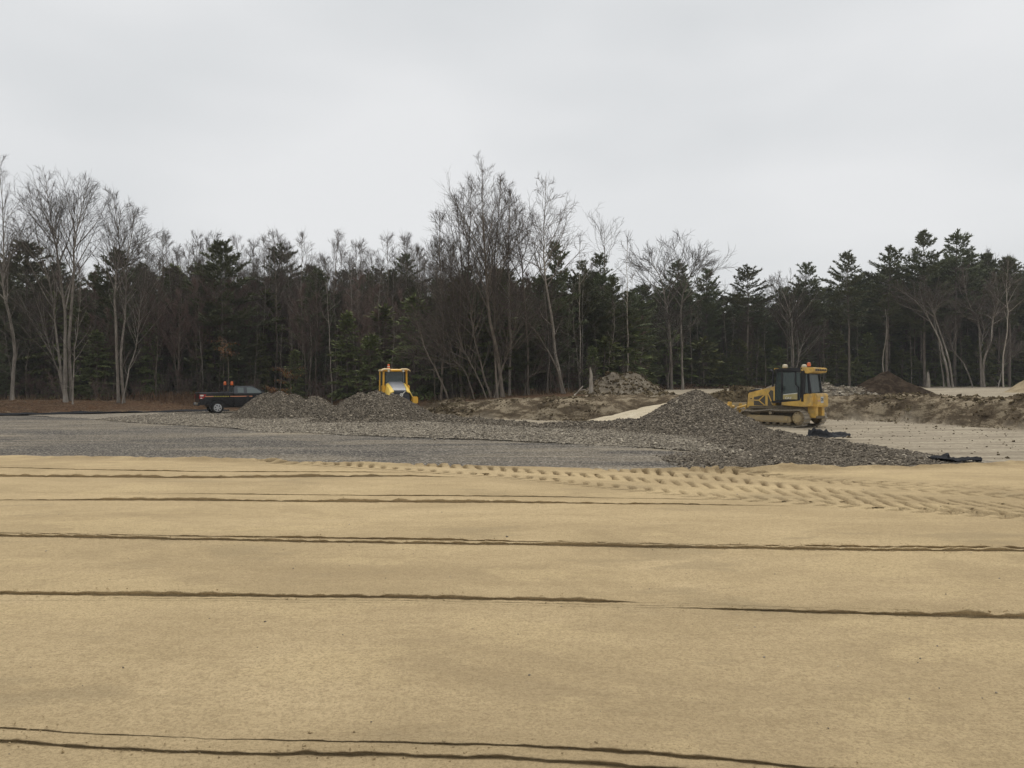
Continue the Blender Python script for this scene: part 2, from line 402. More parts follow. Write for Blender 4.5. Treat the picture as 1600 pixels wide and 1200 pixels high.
def axis(parts):
    o = [np.arange(a, b, s) for a, b, s in parts]; return np.concatenate(o+[np.array([parts[-1][1]])])
xs = np.concatenate([-np.geomspace(90, 900, 14)[::-1], axis([(-88, -40, 2.0), (-40, -12, 0.35), (-12, 30, 0.16), (30, 44, 0.5), (44, 88, 2.0)]), np.geomspace(92, 900, 14)])
ys = np.concatenate([-np.geomspace(12, 600, 12)[::-1], axis([(-10, 14, 2.0), (14, 30, 0.4), (30, 58, 0.17), (58, 66, 0.35), (66, 104, 0.8), (104, 140, 3.0)]), np.geomspace(145, 1200, 14)])
X, Y = np.meshgrid(xs, ys); Z = height(X.ravel(), Y.ravel()).reshape(X.shape)
s_ = toe_sd(X.ravel(), Y.ravel()).reshape(X.shape); wv = bank_w(X)
n_ = fbm(X*0.35, Y*0.35, 4, 61)
edge = np.interp(X, [-60, -20, -6, 2, 8, 12, 22, 34, 46, 90], [50.5, 59, 53.5, 49.5, 52, 80, 86, 93, 96, 88])
litter = sstep(-1.0, 1.6, Y-edge+1.6*n_)
litter = np.where(X < -10, np.maximum(litter, sstep(0.3, 2.5, s_+n_)), litter)
bankm = sstep(-0.8, 0.2, s_+0.5*n_)*(1-sstep(wv+1.2, wv+3.0, s_+1.2*n_))
zone = np.stack([litter, bankm, np.zeros_like(X)], -1).reshape(-1, 3)
g = link('ground', np_mesh('ground', np.stack([X, Y, Z], -1).reshape(-1, 3), grid_faces(*X.shape), M['ground'], True, {'zone': zone}))
tag(g, 'excavated soil, cut bank and leaf-strewn forest floor of the building site', kind='structure')

# ------------------------------------------------------------------ gravel sheets
def sheet(name, mat, xa, y0f, y1f, nrow, zf, label):
    t = np.linspace(0, 1, nrow)[:, None]; x = np.repeat(xa[None], nrow, 0)
    y0 = y0f(xa)[None]; y1 = np.maximum(y1f(xa)[None], y0+0.05); y = y0+(y1-y0)*t
    z = zf(x, y, t)
    e_ = y-sand_edge(xa)[None]; n1 = fbm(x*0.12, y*0.35, 4, 201); n2 = fbm(x*0.25, y*0.9, 4, 202)
    dp = 0.75*sstep(2.6, 0.2, e_+2.2*n1)*np.clip(0.55+1.2*n2, 0, 1)
    dp = np.maximum(dp, 0.7*sstep(0.0, 1.0, 1.15-np.hypot((x+14.5)/6.5, (y-24.5)/6.0)+0.7*n1))
    dp = np.maximum(dp, 0.7*sstep(0.06, 0.24, n2))
    o = link(name, np_mesh(name, np.stack([x, y, z], -1).reshape(-1, 3), grid_faces(nrow, len(xa)), mat, True, {'dark_tint': np.clip(dp, 0, 0.8).ravel()}))
    tag(o, label, kind='structure'); return o
xa = axis([(-70, -35, 1.0), (-35, 15.6, 0.2)])
road = sheet('gravel_road', M['road'], xa, lambda x: sand_edge(x)-0.45, lambda x: pad_far(x)+0.25*fbm(x*0.8, x*0, 3, 3), 130,
             lambda x, y, t: 0.03+0.03*fbm(x*0.35, y*0.6, 3, 71)+0.012*fbm(x*1.5, y*2.5, 2, 72)-0.12*(t > 0.995),
             'grey compacted gravel surface between the sand and the stone piles')
# coarser lift laid on the far side, with a small step at its near edge
LAY_N = ([-40, -27, -18, -13, -9.7, -0.9, 2.2, 6.6, 8.2, 10.5, 14], [56, 47, 39.5, 35.5, 32.5, 28.2, 26, 22.8, 21.6, 20.2, 18.4])
def lay_near(x): return np.interp(x, *LAY_N)+0.75*fbm(x*0.35, x*0, 5, 13, 0.6)
xl = axis([(-34, 14.2, 0.16)])
layer = sheet('crushed_stone_layer', M['layer'], xl, lay_near, lambda x: pad_far(x)-0.1, 110,
              lambda x, y, t: 0.055+0.045*sstep(0.0, 0.012, t)*sstep(-19, -8, x)*(1-sstep(3, 7, x))+0.035*sstep(0, 0.1, t)+0.03*fbm(x*0.6, y*0.6, 3, 81)+0.012*fbm(x*3, y*3, 2, 82)-0.1*(t > 0.99),
              'paler layer of loose crushed stone spread before the piles')

# ------------------------------------------------------------------ sand pad with blade ridges and tyre tracks
def dline(pts):   # picture rows -> depth on the pad (pad lies 1.8 m under the lens)
    q = [((p-800)/1200*(2160/(r-600)), 2160/(r-600)) for p, r in pts]; return [a for a, _ in q], [b for _, b in q]
PADZ = 0.30
RID = [  # picture polyline, height, amplitude over x, seed, second lip
    ([(-400, 1140), (0, 1157), (150, 1167), (280, 1175), (400, 1179), (800, 1187), (1010, 1201), (1300, 1225), (1900, 1270)], 0.017, [(-9, 1.1), (-2.4, 1.2), (-1.6, .7), (-0.8, 1.0), (0.2, .8), (1, 1.2), (9, 1)], 1),
    ([(-400, 1120), (0, 1138), (330, 1155), (600, 1160), (800, 1168), (900, 1180), (1000, 1187), (1200, 1198), (1900, 1240)], 0.014, [(-9, .9), (-2.2, .5), (-1.6, .1), (-1.3, .4), (0.0, .7), (0.6, 1.5), (1.5, 1.2), (3, .9)], 2),
    ([(-400, 926), (0, 929), (500, 934), (1000, 945), (1600, 957)], 0.030, [(-9, 1), (0.7, 1), (1.05, 0.0), (9, 0)], 3),
    ([(-400, 936), (600, 941), (1040, 950), (1600, 968), (2100, 980)], 0.036, [(-9, 0), (1.2, 0.0), (1.7, .35), (2.6, .8), (3.4, 1.15), (9, 1.3)], 4),
    ([(-500, 833), (0, 838), (600, 849), (1000, 855), (1600, 863), (2200, 868)], 0.034, None, 5),
    ([(-500, 828), (0, 833), (600, 843), (1000, 849.5), (1600, 858.5), (2200, 863)], 0.022, [(-9, .7), (-5, .3), (-3, .8), (0, 1.0), (2, .3), (4, .9), (9, .9)], 6),
    ([(-500, 780), (30, 781), (400, 783), (800, 786), (1150, 790), (1700, 795), (2200, 797)], 0.038, [(-12, .2), (-7.6, .25), (-6, .9), (0, 1), (2.2, .7), (3.6, .25), (4.2, 0), (12, 0)], 7),
    ([(-500, 768), (30, 769), (350, 772), (800, 776), (1150, 782), (1700, 787), (2200, 789)], 0.016, [(-12, 0), (-5.5, .1), (-4.4, .8), (0.5, .8), (2.8, .4), (3.4, 0), (12, 0)], 8),
    ([(-500, 743), (0, 745), (300, 747), (640, 745), (900, 748), (1500, 752), (2200, 754)], 0.045, [(-14, 1), (-3, 1), (-1.9, .6), (-0.8, 0), (14, 0)], 9),
    ([(-500, 733), (0, 731), (300, 737), (640, 738), (900, 740), (1500, 742), (2200, 744)], 0.020, [(-14, .5), (-7, .9), (-3, .6), (-2, 0), (14, 0)], 10),
]
TRK = [[(430, 722), (530, 727), (800, 745), (1100, 775), (1350, 790), (1600, 808), (1900, 828)],
       [(640, 725), (760, 731), (940, 744), (1120, 760), (1300, 777), (1480, 795), (1750, 815)],
       [(880, 727), (1000, 736), (1150, 750), (1300, 767), (1480, 784), (1600, 792), (1900, 806)],
       [(1120, 734), (1300, 751), (1480, 768), (1600, 776), (1900, 790)],
       [(980, 728), (1150, 739), (1350, 752), (1600, 765), (1900, 778)]]
def track_field(x, y):
    h = np.zeros(x.shape)
    for k, pl in enumerate(TRK):
        pts = [((p-800)/1200*(2160/(r-600)), 2160/(r-600)) for p, r in pl]
        best = np.full(x.shape, 1e9); ss = np.zeros(x.shape); tt = np.zeros(x.shape); acc = 0
        for (ax, ay), (bx, by) in zip(pts[:-1], pts[1:]):
            dx, dy = bx-ax, by-ay; L = math.hypot(dx, dy)
            t = ((x-ax)*dx+(y-ay)*dy)/L; c = np.clip(t, 0, L); lat = (dx*(y-ay)-dy*(x-ax))/L
            d = np.hypot(x-ax-c*dx/L, y-ay-c*dy/L); m = d < best
            best = np.where(m, d, best); ss = np.where(m, acc+c, ss); tt = np.where(m, lat, tt); acc += L
        inside = 1-sstep(0.27, 0.33, np.abs(tt)+0.02*fbm(x*6, y*6, 2, 5+k)); inside *= best < 0.45
        ph = (0.77*ss+0.60*(tt if k in (1, 2) else np.abs(tt)*(-1 if k else 1)))/0.25+0.10*fbm(x*1.2, y*1.2, 2, 3+k)
        lug = sstep(0.34, 0.5, np.sin(2*math.pi*ph))
        if k in (0, 3): lug = lug*sstep(0.015, 0.04, np.abs(tt))
        fadev = (0.7+0.3*sstep(-0.35, 0.3, fbm(x*0.6+k*9, y*0.6, 3, 55)))*(0.5 if k == 4 else 1)
        h = np.minimum(h, -inside*fadev*(0.008+0.105*lug))
        h = h + 0.012*np.exp(-((np.abs(tt)-0.37)/0.035)**2)*(best < 0.5)*fadev
    return h
xs = np.concatenate([axis([(-60, -24, 3.0), (-24, -12, 0.2), (-12, -4, 0.06), (-4, 9, 0.035), (9, 13, 0.06), (13, 24, 0.2), (24, 60, 3.0)])])
lines = []
for k, (pl, hh, amp, seed) in enumerate(RID):
    a, b_ = dline(pl); y = np.interp(xs, a, b_)
    y = y + 0.018*fbm(xs*1.3, xs*0, 3, seed) + 0.014*fbm(xs*7, xs*0, 4, seed+30, 0.7)
    am = np.ones_like(xs) if amp is None else np.interp(xs, [q[0] for q in amp], [q[1] for q in amp])
    am = am*np.clip(0.95+0.6*fbm(xs*0.8, xs*0, 3, seed+50)+0.8*fbm(xs*7, xs*0, 4, seed+51, 0.7), 0.12, 1.9)
    lines.append([y, hh*am, seed])
lines.sort(key=lambda q: q[0].mean())
for i in range(1, len(lines)): lines[i][0] = np.maximum(lines[i][0], lines[i-1][0]+0.14)
yE = np.maximum(sand_edge(xs), lines[-1][0]+0.35)
PR = [(-0.07, 0.0), (-0.025, 0.02), (0.006, -0.10), (0.024, -0.28), (0.018, 0.15), (-0.004, 0.80), (0.004, 1.0), (0.022, 1.05), (0.045, 0.72), (0.062, 0.62)]
rows = []     # (y array, z array)
dark_rows = []
def base_z(y): return PADZ + 0.012*fbm(xs*0.35, y*0.5, 3, 91) + 0.004*fbm(xs*3, y*4, 3, 92) + track_field(xs, y)
def plain(y): rows.append((y, base_z(y)))
for yy in (-30.0, -12.0, -4.0, 0.0, 1.5, 2.4, 2.8): plain(np.full_like(xs, yy))
prev = rows[-1][0]; tail = None
for y, hgt, seed in lines:
    gap = float((y-prev).mean()); n = max(1, int(gap/(0.065 if y.mean() < 11 else 0.05)))
    for j in range(1, n):
        t = j/n; yy = prev+(y-0.09-prev)*t; z = base_z(yy)
        if tail is not None: z = z + tail[1]*np.exp(-np.clip(yy-tail[0], 0, 9)/0.13)*0.6*np.clip((y-0.09-yy)/0.15, 0, 1)
        rows.append((yy, z))
    und = np.clip(hgt/0.02, 0, 1)
    for o_, z_ in PR:
        rows.append((y+o_*np.where((o_ > 0) & (z_ < 0.2), und, 1), base_z(y+o_)+hgt*z_+0.007*fbm(xs*13, xs*0+o_*40, 3, seed, 0.7)*und))
    prev = y+0.062; tail = (prev, hgt)
# the far lip of the pad: a low spill ridge, then the drop to the gravel
gap = yE-prev; n = 56
lipA = np.interp(xs, [-13, -11, -6, -3.5, -1, 2, 5, 8, 12], [0.03, 0.08, 0.10, 0.09, 0.05, 0.03, 0.12, 0.13, 0.08])*np.clip(0.8+0.8*fbm(xs*0.7, xs*0, 4, 15), 0.1, 1.6)
for j in range(1, n+1):
    t = j/n; yy = prev+gap*t; rem = yE-yy
    rows.append((yy, base_z(yy)+tail[1]*np.exp(-(yy-tail[0])/0.13)*0.6+lipA*np.exp(-((rem-0.28)/0.16)**2)*(1+0.4*fbm(xs*5, yy*5, 3, 16))))
for dy_, dz_ in ((0.12, -0.05), (0.3, -0.16), (0.6, -0.32), (0.8, -0.5)):
    yy = yE+dy_; rows.append((yy, PADZ+dz_+0.03*fbm(xs*3, yy*3, 3, 18)))
V = np.stack([np.stack([xs, y, z], -1) for y, z in rows], 0)
XX, YY = V[..., 0], V[..., 1]
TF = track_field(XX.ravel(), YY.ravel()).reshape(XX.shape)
SHADE_DAMP = 0.85*sstep(0.02, 0.07, -TF)*(0.8+0.5*fbm(XX*3, YY*3, 3, 7))  # shade inside the tyre lug slots, painted into the colour
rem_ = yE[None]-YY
SHADE_DAMP = np.maximum(SHADE_DAMP, 0.5*sstep(0.75, 0.25, rem_)*np.clip(0.55+1.1*fbm(XX*1.5, YY*1.5, 4, 8), 0, 1)*sstep(-13, -9, XX))  # patchy darker tan sand along the far lip
SHADE_DAMP = np.clip(SHADE_DAMP, 0, 0.75)
sp = link('sand_pad', np_mesh('sand_pad', V.reshape(-1, 3), grid_faces(len(rows), len(xs)), M['sand'], True, {'dark_tint': SHADE_DAMP.ravel()}))
tag(sp, 'raised pad of tan graded sand with blade ridges and tyre tracks', kind='structure')

# crumbs of sand along the ridges, a few pebbles
def rocks(P, size, seed, flat=0.8):
    r = np.random.default_rng(seed); n = len(P)
    base = np.array([(1, 0, 0), (-1, 0, 0), (0, 1, 0), (0, -1, 0), (0, 0, 1), (0, 0, -1)], float)
    V = base[None]*r.uniform(0.6, 1.25, (n, 6, 1)) + r.uniform(-0.33, 0.33, (n, 6, 3))
    a = r.uniform(0, 6.28, n); c, s = np.cos(a), np.sin(a); b = r.uniform(0, 6.28, n); cb, sb = np.cos(b), np.sin(b)
    x = V[..., 0]*c[:, None]-V[..., 1]*s[:, None]; y = V[..., 0]*s[:, None]+V[..., 1]*c[:, None]; z = V[..., 2]
    y2 = y*cb[:, None]-z*sb[:, None]; z2 = y*sb[:, None]+z*cb[:, None]
    V = np.stack([x, y2, z2*flat], -1)*np.asarray(size)[:, None, None] + P[:, None, :]
    F = np.array([(0, 2, 4), (2, 1, 4), (1, 3, 4), (3, 0, 4), (2, 0, 5), (1, 2, 5), (3, 1, 5), (0, 3, 5)])
    F = (F[None]+(np.arange(n)*6)[:, None, None]).reshape(-1, 3)
    tone = np.repeat(np.clip(r.normal(0.45, 0.24, n), 0, 1), 6)
    return V.reshape(-1, 3), F, tone
def rock_obj(name, P, size, seed, mat, parent=None, flat=0.8):
    V, F, t = rocks(np.asarray(P, float), size, seed, flat)
    o = link(name, np_mesh(name, V, F, mat, False, {'tone': t}), parent); o['kind'] = 'stuff'; return o
P = []; S = []
for y, hgt, seed in lines:
    m = 2600 if y.mean() < 10 else 700
    xx = nrg.uniform(-9, 9, m); hh = np.interp(xx, xs, hgt); yy = np.interp(xx, xs, y)
    k = nrg.random(m) < np.clip(hh/0.04, 0, 1)
    off = np.where(nrg.random(m) < 0.5, -0.012-np.abs(nrg.normal(0, 0.04, m)), np.abs(nrg.normal(0, 0.05, m)))
    zz = PADZ+np.where(off > 0, hh*0.95, 0)+0.003
    P += list(zip(xx[k], (yy+off)[k], zz[k])); S += list(np.clip(nrg.lognormal(-5.5, 0.5, m), 0.002, 0.014)[k])
tag(rock_obj('sand_crumbs', P, S, 5, M['sand']), 'crumbs of sand fallen along the blade ridges', 'sand crumbs')

n = 420; pxx = nrg.uniform(-7, 7, n); pyy = 2.6+nrg.random(n)**1.5*11; kk = np.abs(pxx) < pyy*0.72
pxx, pyy = pxx[kk], pyy[kk]
tag(rock_obj('pebbles', np.stack([pxx, pyy, np.full(len(pxx), PADZ+0.004)], -1), np.clip(nrg.lognormal(-5.15, 0.4, len(pxx)), 0.003, 0.016), 77, M['stone_tan']), 'stray small pebbles lying on the sand', 'pebbles')
# ------------------------------------------------------------------ heaps
def heap(name, cones, mat, label, cat, res=0.14, rough=0.06, stones=0, smat=None, ssize=(0.025, 0.052), seed=0, base=None, group=None, rnd_top=0.25, stone_mul=1.0):
    cx = np.array(cones); r = cx[:, 2]/cx[:, 3]+0.8
    x0, x1 = (cx[:, 0]-r).min(), (cx[:, 0]+r).max(); y0, y1 = (cx[:, 1]-r).min(), (cx[:, 1]+r).max()
    ax = np.arange(x0, x1, res); ay = np.arange(y0, y1, res); X, Y = np.meshgrid(ax, ay)
    def hf(X, Y):
        wx = X+0.25*fbm(X*0.7, Y*0.7, 3, seed+1); wy = Y+0.25*fbm(X*0.7+9, Y*0.7, 3, seed+2)
        h = np.full(X.shape, -9.0)
        for a, b, hh, sl in cones:
            d = np.hypot(wx-a, wy-b); c = hh+rnd_top*sl-sl*np.sqrt(d*d+rnd_top**2)
            c = np.where(c < 0.2, 0.27*np.exp((c-0.2)/0.27)-0.07, c)
            k = 0.16; mxv = np.maximum(h, c); h = np.where(h < -5, c, mxv+0.25*k*np.clip(1-np.abs(h-c)/k, 0, 1)**2*sstep(0.05, 0.3, mxv))
        return h + rough*fbm(X*1.6, Y*1.6, 4, seed+3)*np.clip(h*3, 0.1, 1)
    h = hf(X, Y)
    bz = height(X.ravel(), Y.ravel()).reshape(X.shape) if base is None else np.full(X.shape, base)
    Z = bz+h
    F = grid_faces(*X.shape); ok = (h.ravel()[F] > -0.03).any(1) & (h.ravel()[F] > -0.2).all(1); F = F[ok]
    used = np.unique(F); mp = np.full(X.size, -1); mp[used] = np.arange(len(used))
    V = np.stack([X, Y, np.where(h < 0, bz-0.06, Z)], -1).reshape(-1, 3)[used]
    org = Vector((float(cx[0, 0]), float(cx[0, 1]), float(bz.mean())))
    e = empty(name, org)
    o = link('mound', np_mesh('mound', V-np.array(org), mp[F], mat, True), e)
    tag(e, label, cat, group)
    if stones:
        r_ = np.random.default_rng(seed+7); n = stones*4
        sx = r_.uniform(x0, x1, n); sy = r_.uniform(y0, y1, n); hs = hf(sx, sy)
        k = hs > -0.015-0.02*r_.random(n); sx, sy, hs = sx[k][:stones], sy[k][:stones], hs[k][:stones]
        bz2 = height(sx, sy) if base is None else np.full(sx.shape, base)
        sz = np.clip(r_.lognormal(math.log((ssize[0]+ssize[1])*0.46), 0.36, len(sx)), ssize[0]*0.55, ssize[1]*1.9)*stone_mul
        P = np.stack([sx, sy, bz2+np.maximum(hs, -0.01)+sz*0.3], -1)-np.array(org)
        rock_obj('stones', P, sz, seed+8, smat, e)
    return e
ST = M['stone']
heap('gravel_pile', [(-14.75, 46.2, 1.50, 0.74), (-13.9, 46.0, 1.56, 0.74), (-13.1, 46.2, 1.42, 0.72)], M['pile'],
     'grey crushed stone pile hiding the front of the black pickup', 'gravel pile', stones=7500, smat=ST, seed=100, base=0.06, group='crushed stone piles')
heap('gravel_pile', [(-12.0, 46.9, 1.32, 0.74)], M['pile'], 'small pointed stone pile between the two bigger grey piles left of centre', 'gravel pile',
     stones=2600, smat=ST, seed=120, base=0.06, group='crushed stone piles')
heap('gravel_pile', [(-8.35, 42, 1.55, 0.70), (-7.4, 41.8, 1.66, 0.70), (-6.45, 42.2, 1.50, 0.66), (-9.3, 40.6, 0.75, 0.6), (-5.2, 41.6, 0.55, 0.5)], M['pile'],
     'broad grey crushed stone pile in front of the yellow roller', 'gravel pile', stones=9500, smat=ST, seed=140, base=0.06, group='crushed stone piles')
wr = [(-4.9+0.55*i, 42.6-0.66*i, 0.42-0.012*i, 0.42) for i in range(11)]
heap('gravel_windrow', wr, M['pile'], 'low grey stone windrow leading right from the pile by the roller', 'gravel windrow', stones=6000, smat=ST, seed=160, base=0.05, rough=0.09)
wr = [(1.6+0.5*i, 35.0-0.2*i, 0.30+0.028*i, 0.42) for i in range(11)]
heap('gravel_windrow', wr, M['pile'], 'low grey stone windrow running into the big pile by the bulldozer', 'gravel windrow', stones=6000, smat=ST, seed=180, base=0.04, rough=0.09)
heap('gravel_pile', [(7.85, 33, 1.78, 0.60), (8.2, 32.0, 1.25, 0.55), (7.0, 32.2, 0.95, 0.5), (8.9, 30.4, 0.72, 0.45), (8.3, 29.0, 0.5, 0.36), (9.6, 27.8, 0.36, 0.30), (8.2, 26.6, 0.32, 0.25),
     (10.0, 25.2, 0.30, 0.26), (8.4, 24, 0.24, 0.2), (10.2, 22.5, 0.25, 0.22), (8.8, 21.5, 0.18, 0.16), (9.8, 20.4, 0.18, 0.2), (7.2, 19.8, 0.10, 0.12), (9.0, 18.9, 0.14, 0.16), (9.9, 18.6, 0.14, 0.2)], M['pile'],
     'largest grey stone pile, in front of the bulldozer, with a tail spreading right', 'gravel pile', stones=27000, smat=ST, seed=200, base=0.04, rough=0.07, group='crushed stone piles', ssize=(0.021, 0.044))
# loose stones of the paler layer
n = 29000; sx = nrg.uniform(-24, 11, n); ta = nrg.random(n)
ya = lay_near(sx)-0.02-np.abs(nrg.normal(0, 0.35, n))*(nrg.random(n) < 0.35); yb = pad_far(sx); sy = ya+(np.maximum(yb-ya, 0.05))*ta**1.25
k = sy < yb-0.2; sx, sy = sx[k], sy[k]
tt = (sy-lay_near(sx))/np.maximum(pad_far(sx)-lay_near(sx), 0.05)
zz = 0.055+0.045*sstep(-19, -8, sx)*sstep(0, 0.012, tt)*(1-sstep(3, 7, sx))+0.035*sstep(0, 0.1, tt)+0.03*fbm(sx*0.6, sy*0.6, 3, 81)
ls = rock_obj('loose_stones', np.stack([sx, sy, zz+0.012], -1), np.clip(nrg.lognormal(-3.45, 0.38, len(sx)), 0.014, 0.085), 9, M['stone_tan'])
tag(ls, 'loose pale crushed stones scattered over the stone layer', 'stones')

heap('soil_pile', [(24.6, 50.5, 1.55, 0.62), (24.0, 50.0, 1.30, 0.60), (25.4, 50.6, 1.15, 0.55)], M['darksoil'], 'dark brown topsoil heap on the bank right of the bulldozer', 'soil pile', seed=300, rough=0.16, res=0.11)
heap('sand_pile', [(40.2, 56, 2.3, 0.66), (41.6, 56.5, 2.4, 0.66)], M['tansand'], 'smooth tan sand heap cut off by the right edge', 'sand pile', seed=320, rough=0.05)
heap('soil_pile', [(7.5, 56, 1.55, 0.72), (8.8, 56.4, 1.62, 0.66), (8.2, 54.6, 0.9, 0.5), (6.4, 54.6, 0.5, 0.5), (9.8, 55, 0.6, 0.45)], M['greysoil'], 'lumpy grey-brown fill heap beside the pale snag', 'soil pile', seed=340, rough=0.22, res=0.10,
     stones=900, smat=M['clod'], ssize=(0.04, 0.15))
heap('rubble_pile', [(20.6, 50.5, 0.8, 0.5), (21.6, 50.2, 0.62, 0.45), (22.5, 49.6, 0.5, 0.4)], M['greysoil'], 'low grey rubble heap between bulldozer and dark soil heap', 'rubble pile', seed=360, rough=0.12,
     stones=900, smat=M['stone_tan'], ssize=(0.05, 0.13))
heap('soil_pile', [(22.3, 60, 1.30, 0.42), (23.4, 60.5, 0.9, 0.4)], M['greysoil'], 'pale fill heap seen behind the bulldozer cab', 'soil pile', seed=380, rough=0.14)
heap('soil_pile', [(14.1, 47.6, 0.62, 0.5), (15.0, 48, 0.5, 0.5), (13.1, 47.4, 0.4, 0.4)], M['clod'], 'dark clod heap just behind the bulldozer blade', 'soil pile', seed=400, rough=0.28, res=0.09,
     stones=500, smat=M['clod'], ssize=(0.04, 0.13))

# pale sand ramp behind the large pile
ra = [px(896, 659, 44.5), px(1012, 664, 37.8), px(1100, 634, 40.5), px(1046, 627.5, 46.5)]
u = np.linspace(0, 1, 60)[None, :, None]; v = np.linspace(0, 1, 40)[:, None, None]; A = [np.array(q)[None, None] for q in ra]
V = (A[0]*(1-u)+A[1]*u)*(1-v)+(A[3]*(1-u)+A[2]*u)*v
V[..., 2] += 0.05*fbm(V[..., 0]*1.2, V[..., 1]*1.2, 4, 5)+0.10*np.sin(np.pi*v[..., 0])
V[0, :, 2] -= 0.15; V[-1, :, 2] -= 0.5; V[:, 0, 2] -= 0.15; V[:, -1, 2] -= 0.4
tag(link('sand_ramp', np_mesh('sand_ramp', V.reshape(-1, 3), grid_faces(40, 60), M['palesand'], True)), 'pale sand ramp rising behind the large stone pile', kind='structure')

# clods on the cut bank, litter on the left verge
def near_toe(n, x0, x1, lo, hi, seed):
    r = np.random.default_rng(seed); xx = r.uniform(x0, x1, n*6); yy = r.uniform(28, 64, n*6)
    s = toe_sd(xx, yy); k = (s > lo) & (s < hi); return xx[k][:n], yy[k][:n], r
x_, y_, r_ = near_toe(12000, -6, 27, -0.7, 4.2, 3)
sz = np.clip(r_.lognormal(-3.15, 0.65, len(x_)), 0.012, 0.22)*np.clip(0.5+1.4*fbm(x_*0.5, y_*0.5, 3, 5), 0.2, 1.3)
tag(rock_obj('soil_clods', np.stack([x_, y_, height(x_, y_)+sz*0.2], -1), sz, 4, M['clod']), 'brown clods strewn over the cut bank', 'soil clods')
x_ = nrg.uniform(9, 30, 900); y_ = nrg.uniform(19, 44, 900); k = (toe_sd(x_, y_) < -0.5) & (y_ > pad_far(x_)+0.4); x_, y_ = x_[k], y_[k]
sz = np.clip(nrg.lognormal(-3.7, 0.5, len(x_)), 0.012, 0.09)
tag(rock_obj('floor_clods', np.stack([x_, y_, height(x_, y_)+sz*0.3], -1), sz, 14, M['clod']), 'scattered clods on the bare soil right of the stone tail', 'soil clods')
x_, y_, r_ = near_toe(6500, -48, -9, 0.6, 9, 6)
sz = np.clip(r_.lognormal(-2.9, 0.5, len(x_)), 0.02, 0.2)*np.clip(0.6+1.3*fbm(x_*0.4, y_*0.4, 3, 5), 0.25, 1.5)
tag(rock_obj('leaf_litter', np.stack([x_, y_, height(x_, y_)+0.02], -1), sz, 7, M['leaf'], flat=0.35), 'dead leaves and debris on the verge below the left trees', 'leaf litter')
x_ = nrg.uniform(10, 34, 2500); y_ = np.interp(x_, [8, 12, 22, 34], [78, 86, 90, 96])+nrg.normal(0, 1.4, 2500)
sz = nrg.uniform(0.05, 0.2, 2500)
tag(rock_obj('brush_debris', np.stack([x_, y_, height(x_, y_)+0.05], -1), sz, 8, M['brush']), 'dark brush debris along the far wood edge', 'brush')

# ------------------------------------------------------------------ geotextile scraps
def cloth(name, path, width, label, seed, lift=0.1, base=None):
    n = len(path)*14; t = np.linspace(0, len(path)-1, n)
    xx = np.interp(t, range(len(path)), [p[0] for p in path]); yy = np.interp(t, range(len(path)), [p[1] for p in path])
    wd = np.interp(t, range(len(path)), width); m = 13; s = np.linspace(-0.5, 0.5, m)
    tx = np.gradient(xx); ty = np.gradient(yy); L = np.hypot(tx, ty); nx, ny = -ty/L, tx/L
    X = xx[:, None]+nx[:, None]*s[None]*wd[:, None]+0.06*fbm(t[:, None]*1.3+s[None]*3, s[None]*2+t[:, None]*0, 3, seed)
    Y = yy[:, None]+ny[:, None]*s[None]*wd[:, None]+0.06*fbm(t[:, None]*1.3+s[None]*3+50, s[None]*2+t[:, None]*0, 3, seed)
    fold = np.abs(fbm(t[:, None]*0.9+s[None]*1.5, s[None]*4+t[:, None]*0.5, 3, seed+1))
    Z = (height(X.ravel(), Y.ravel()).reshape(X.shape) if base is None else base)+0.03+lift*fold*2.0*np.clip(1.15-np.abs(s[None])*1.4, 0, 1)
    V = np.stack([X, Y, Z], -1).reshape(-1, 3); F = grid_faces(n, m)
    V2 = V-np.array([0, 0, 0.012]); nn = len(V)
    rim = np.concatenate([np.arange(m), np.arange(1, n)*m+m-1, (n-1)*m+np.arange(m-2, -1, -1), np.arange(n-2, 0, -1)*m])
    R2 = np.stack([rim, rim+nn, np.roll(rim, -1)+nn, np.roll(rim, -1)], -1)
    o = link(name, np_mesh(name, np.concatenate([V, V2]), np.concatenate([F, F[:, ::-1]+nn, R2]), M['tarp'], True))
    tag(o, label, 'fabric'); return o
cloth('geotextile_scrap', [px(1262, 689, 28.9)[:2], px(1280, 690, 28.6)[:2], px(1296, 690, 28.7)[:2], px(1312, 687, 29.5)[:2]], [0.5, 1.0, 1.0, 0.8], 'crumpled black fabric scrap by the stone tail below the bulldozer', 5, 0.20, 0.10)
cloth('geotextile_scrap', [px(1459, 722, 20.7)[:2], px(1480, 726, 20.1)[:2], px(1505, 727, 20.0)[:2], px(1532, 727, 19.9)[:2]], [0.35, 0.55, 0.55, 0.3], 'crumpled black fabric scrap lying alone at the sand edge on the right', 8, 0.17, 0.06)
cloth('geotextile_strip', [(-44, 50.3), (-38, 49.4), (-34.6, 50.2), (-31, 50.9), (-27.5, 52.6), (-24.5, 54.6), (-21, 57)], [0.9, 1.1, 1.5, 1.1, 0.9, 0.9, 0.5], 'long black fabric strip along the left edge of the gravel', 12, 0.22, 0.05)
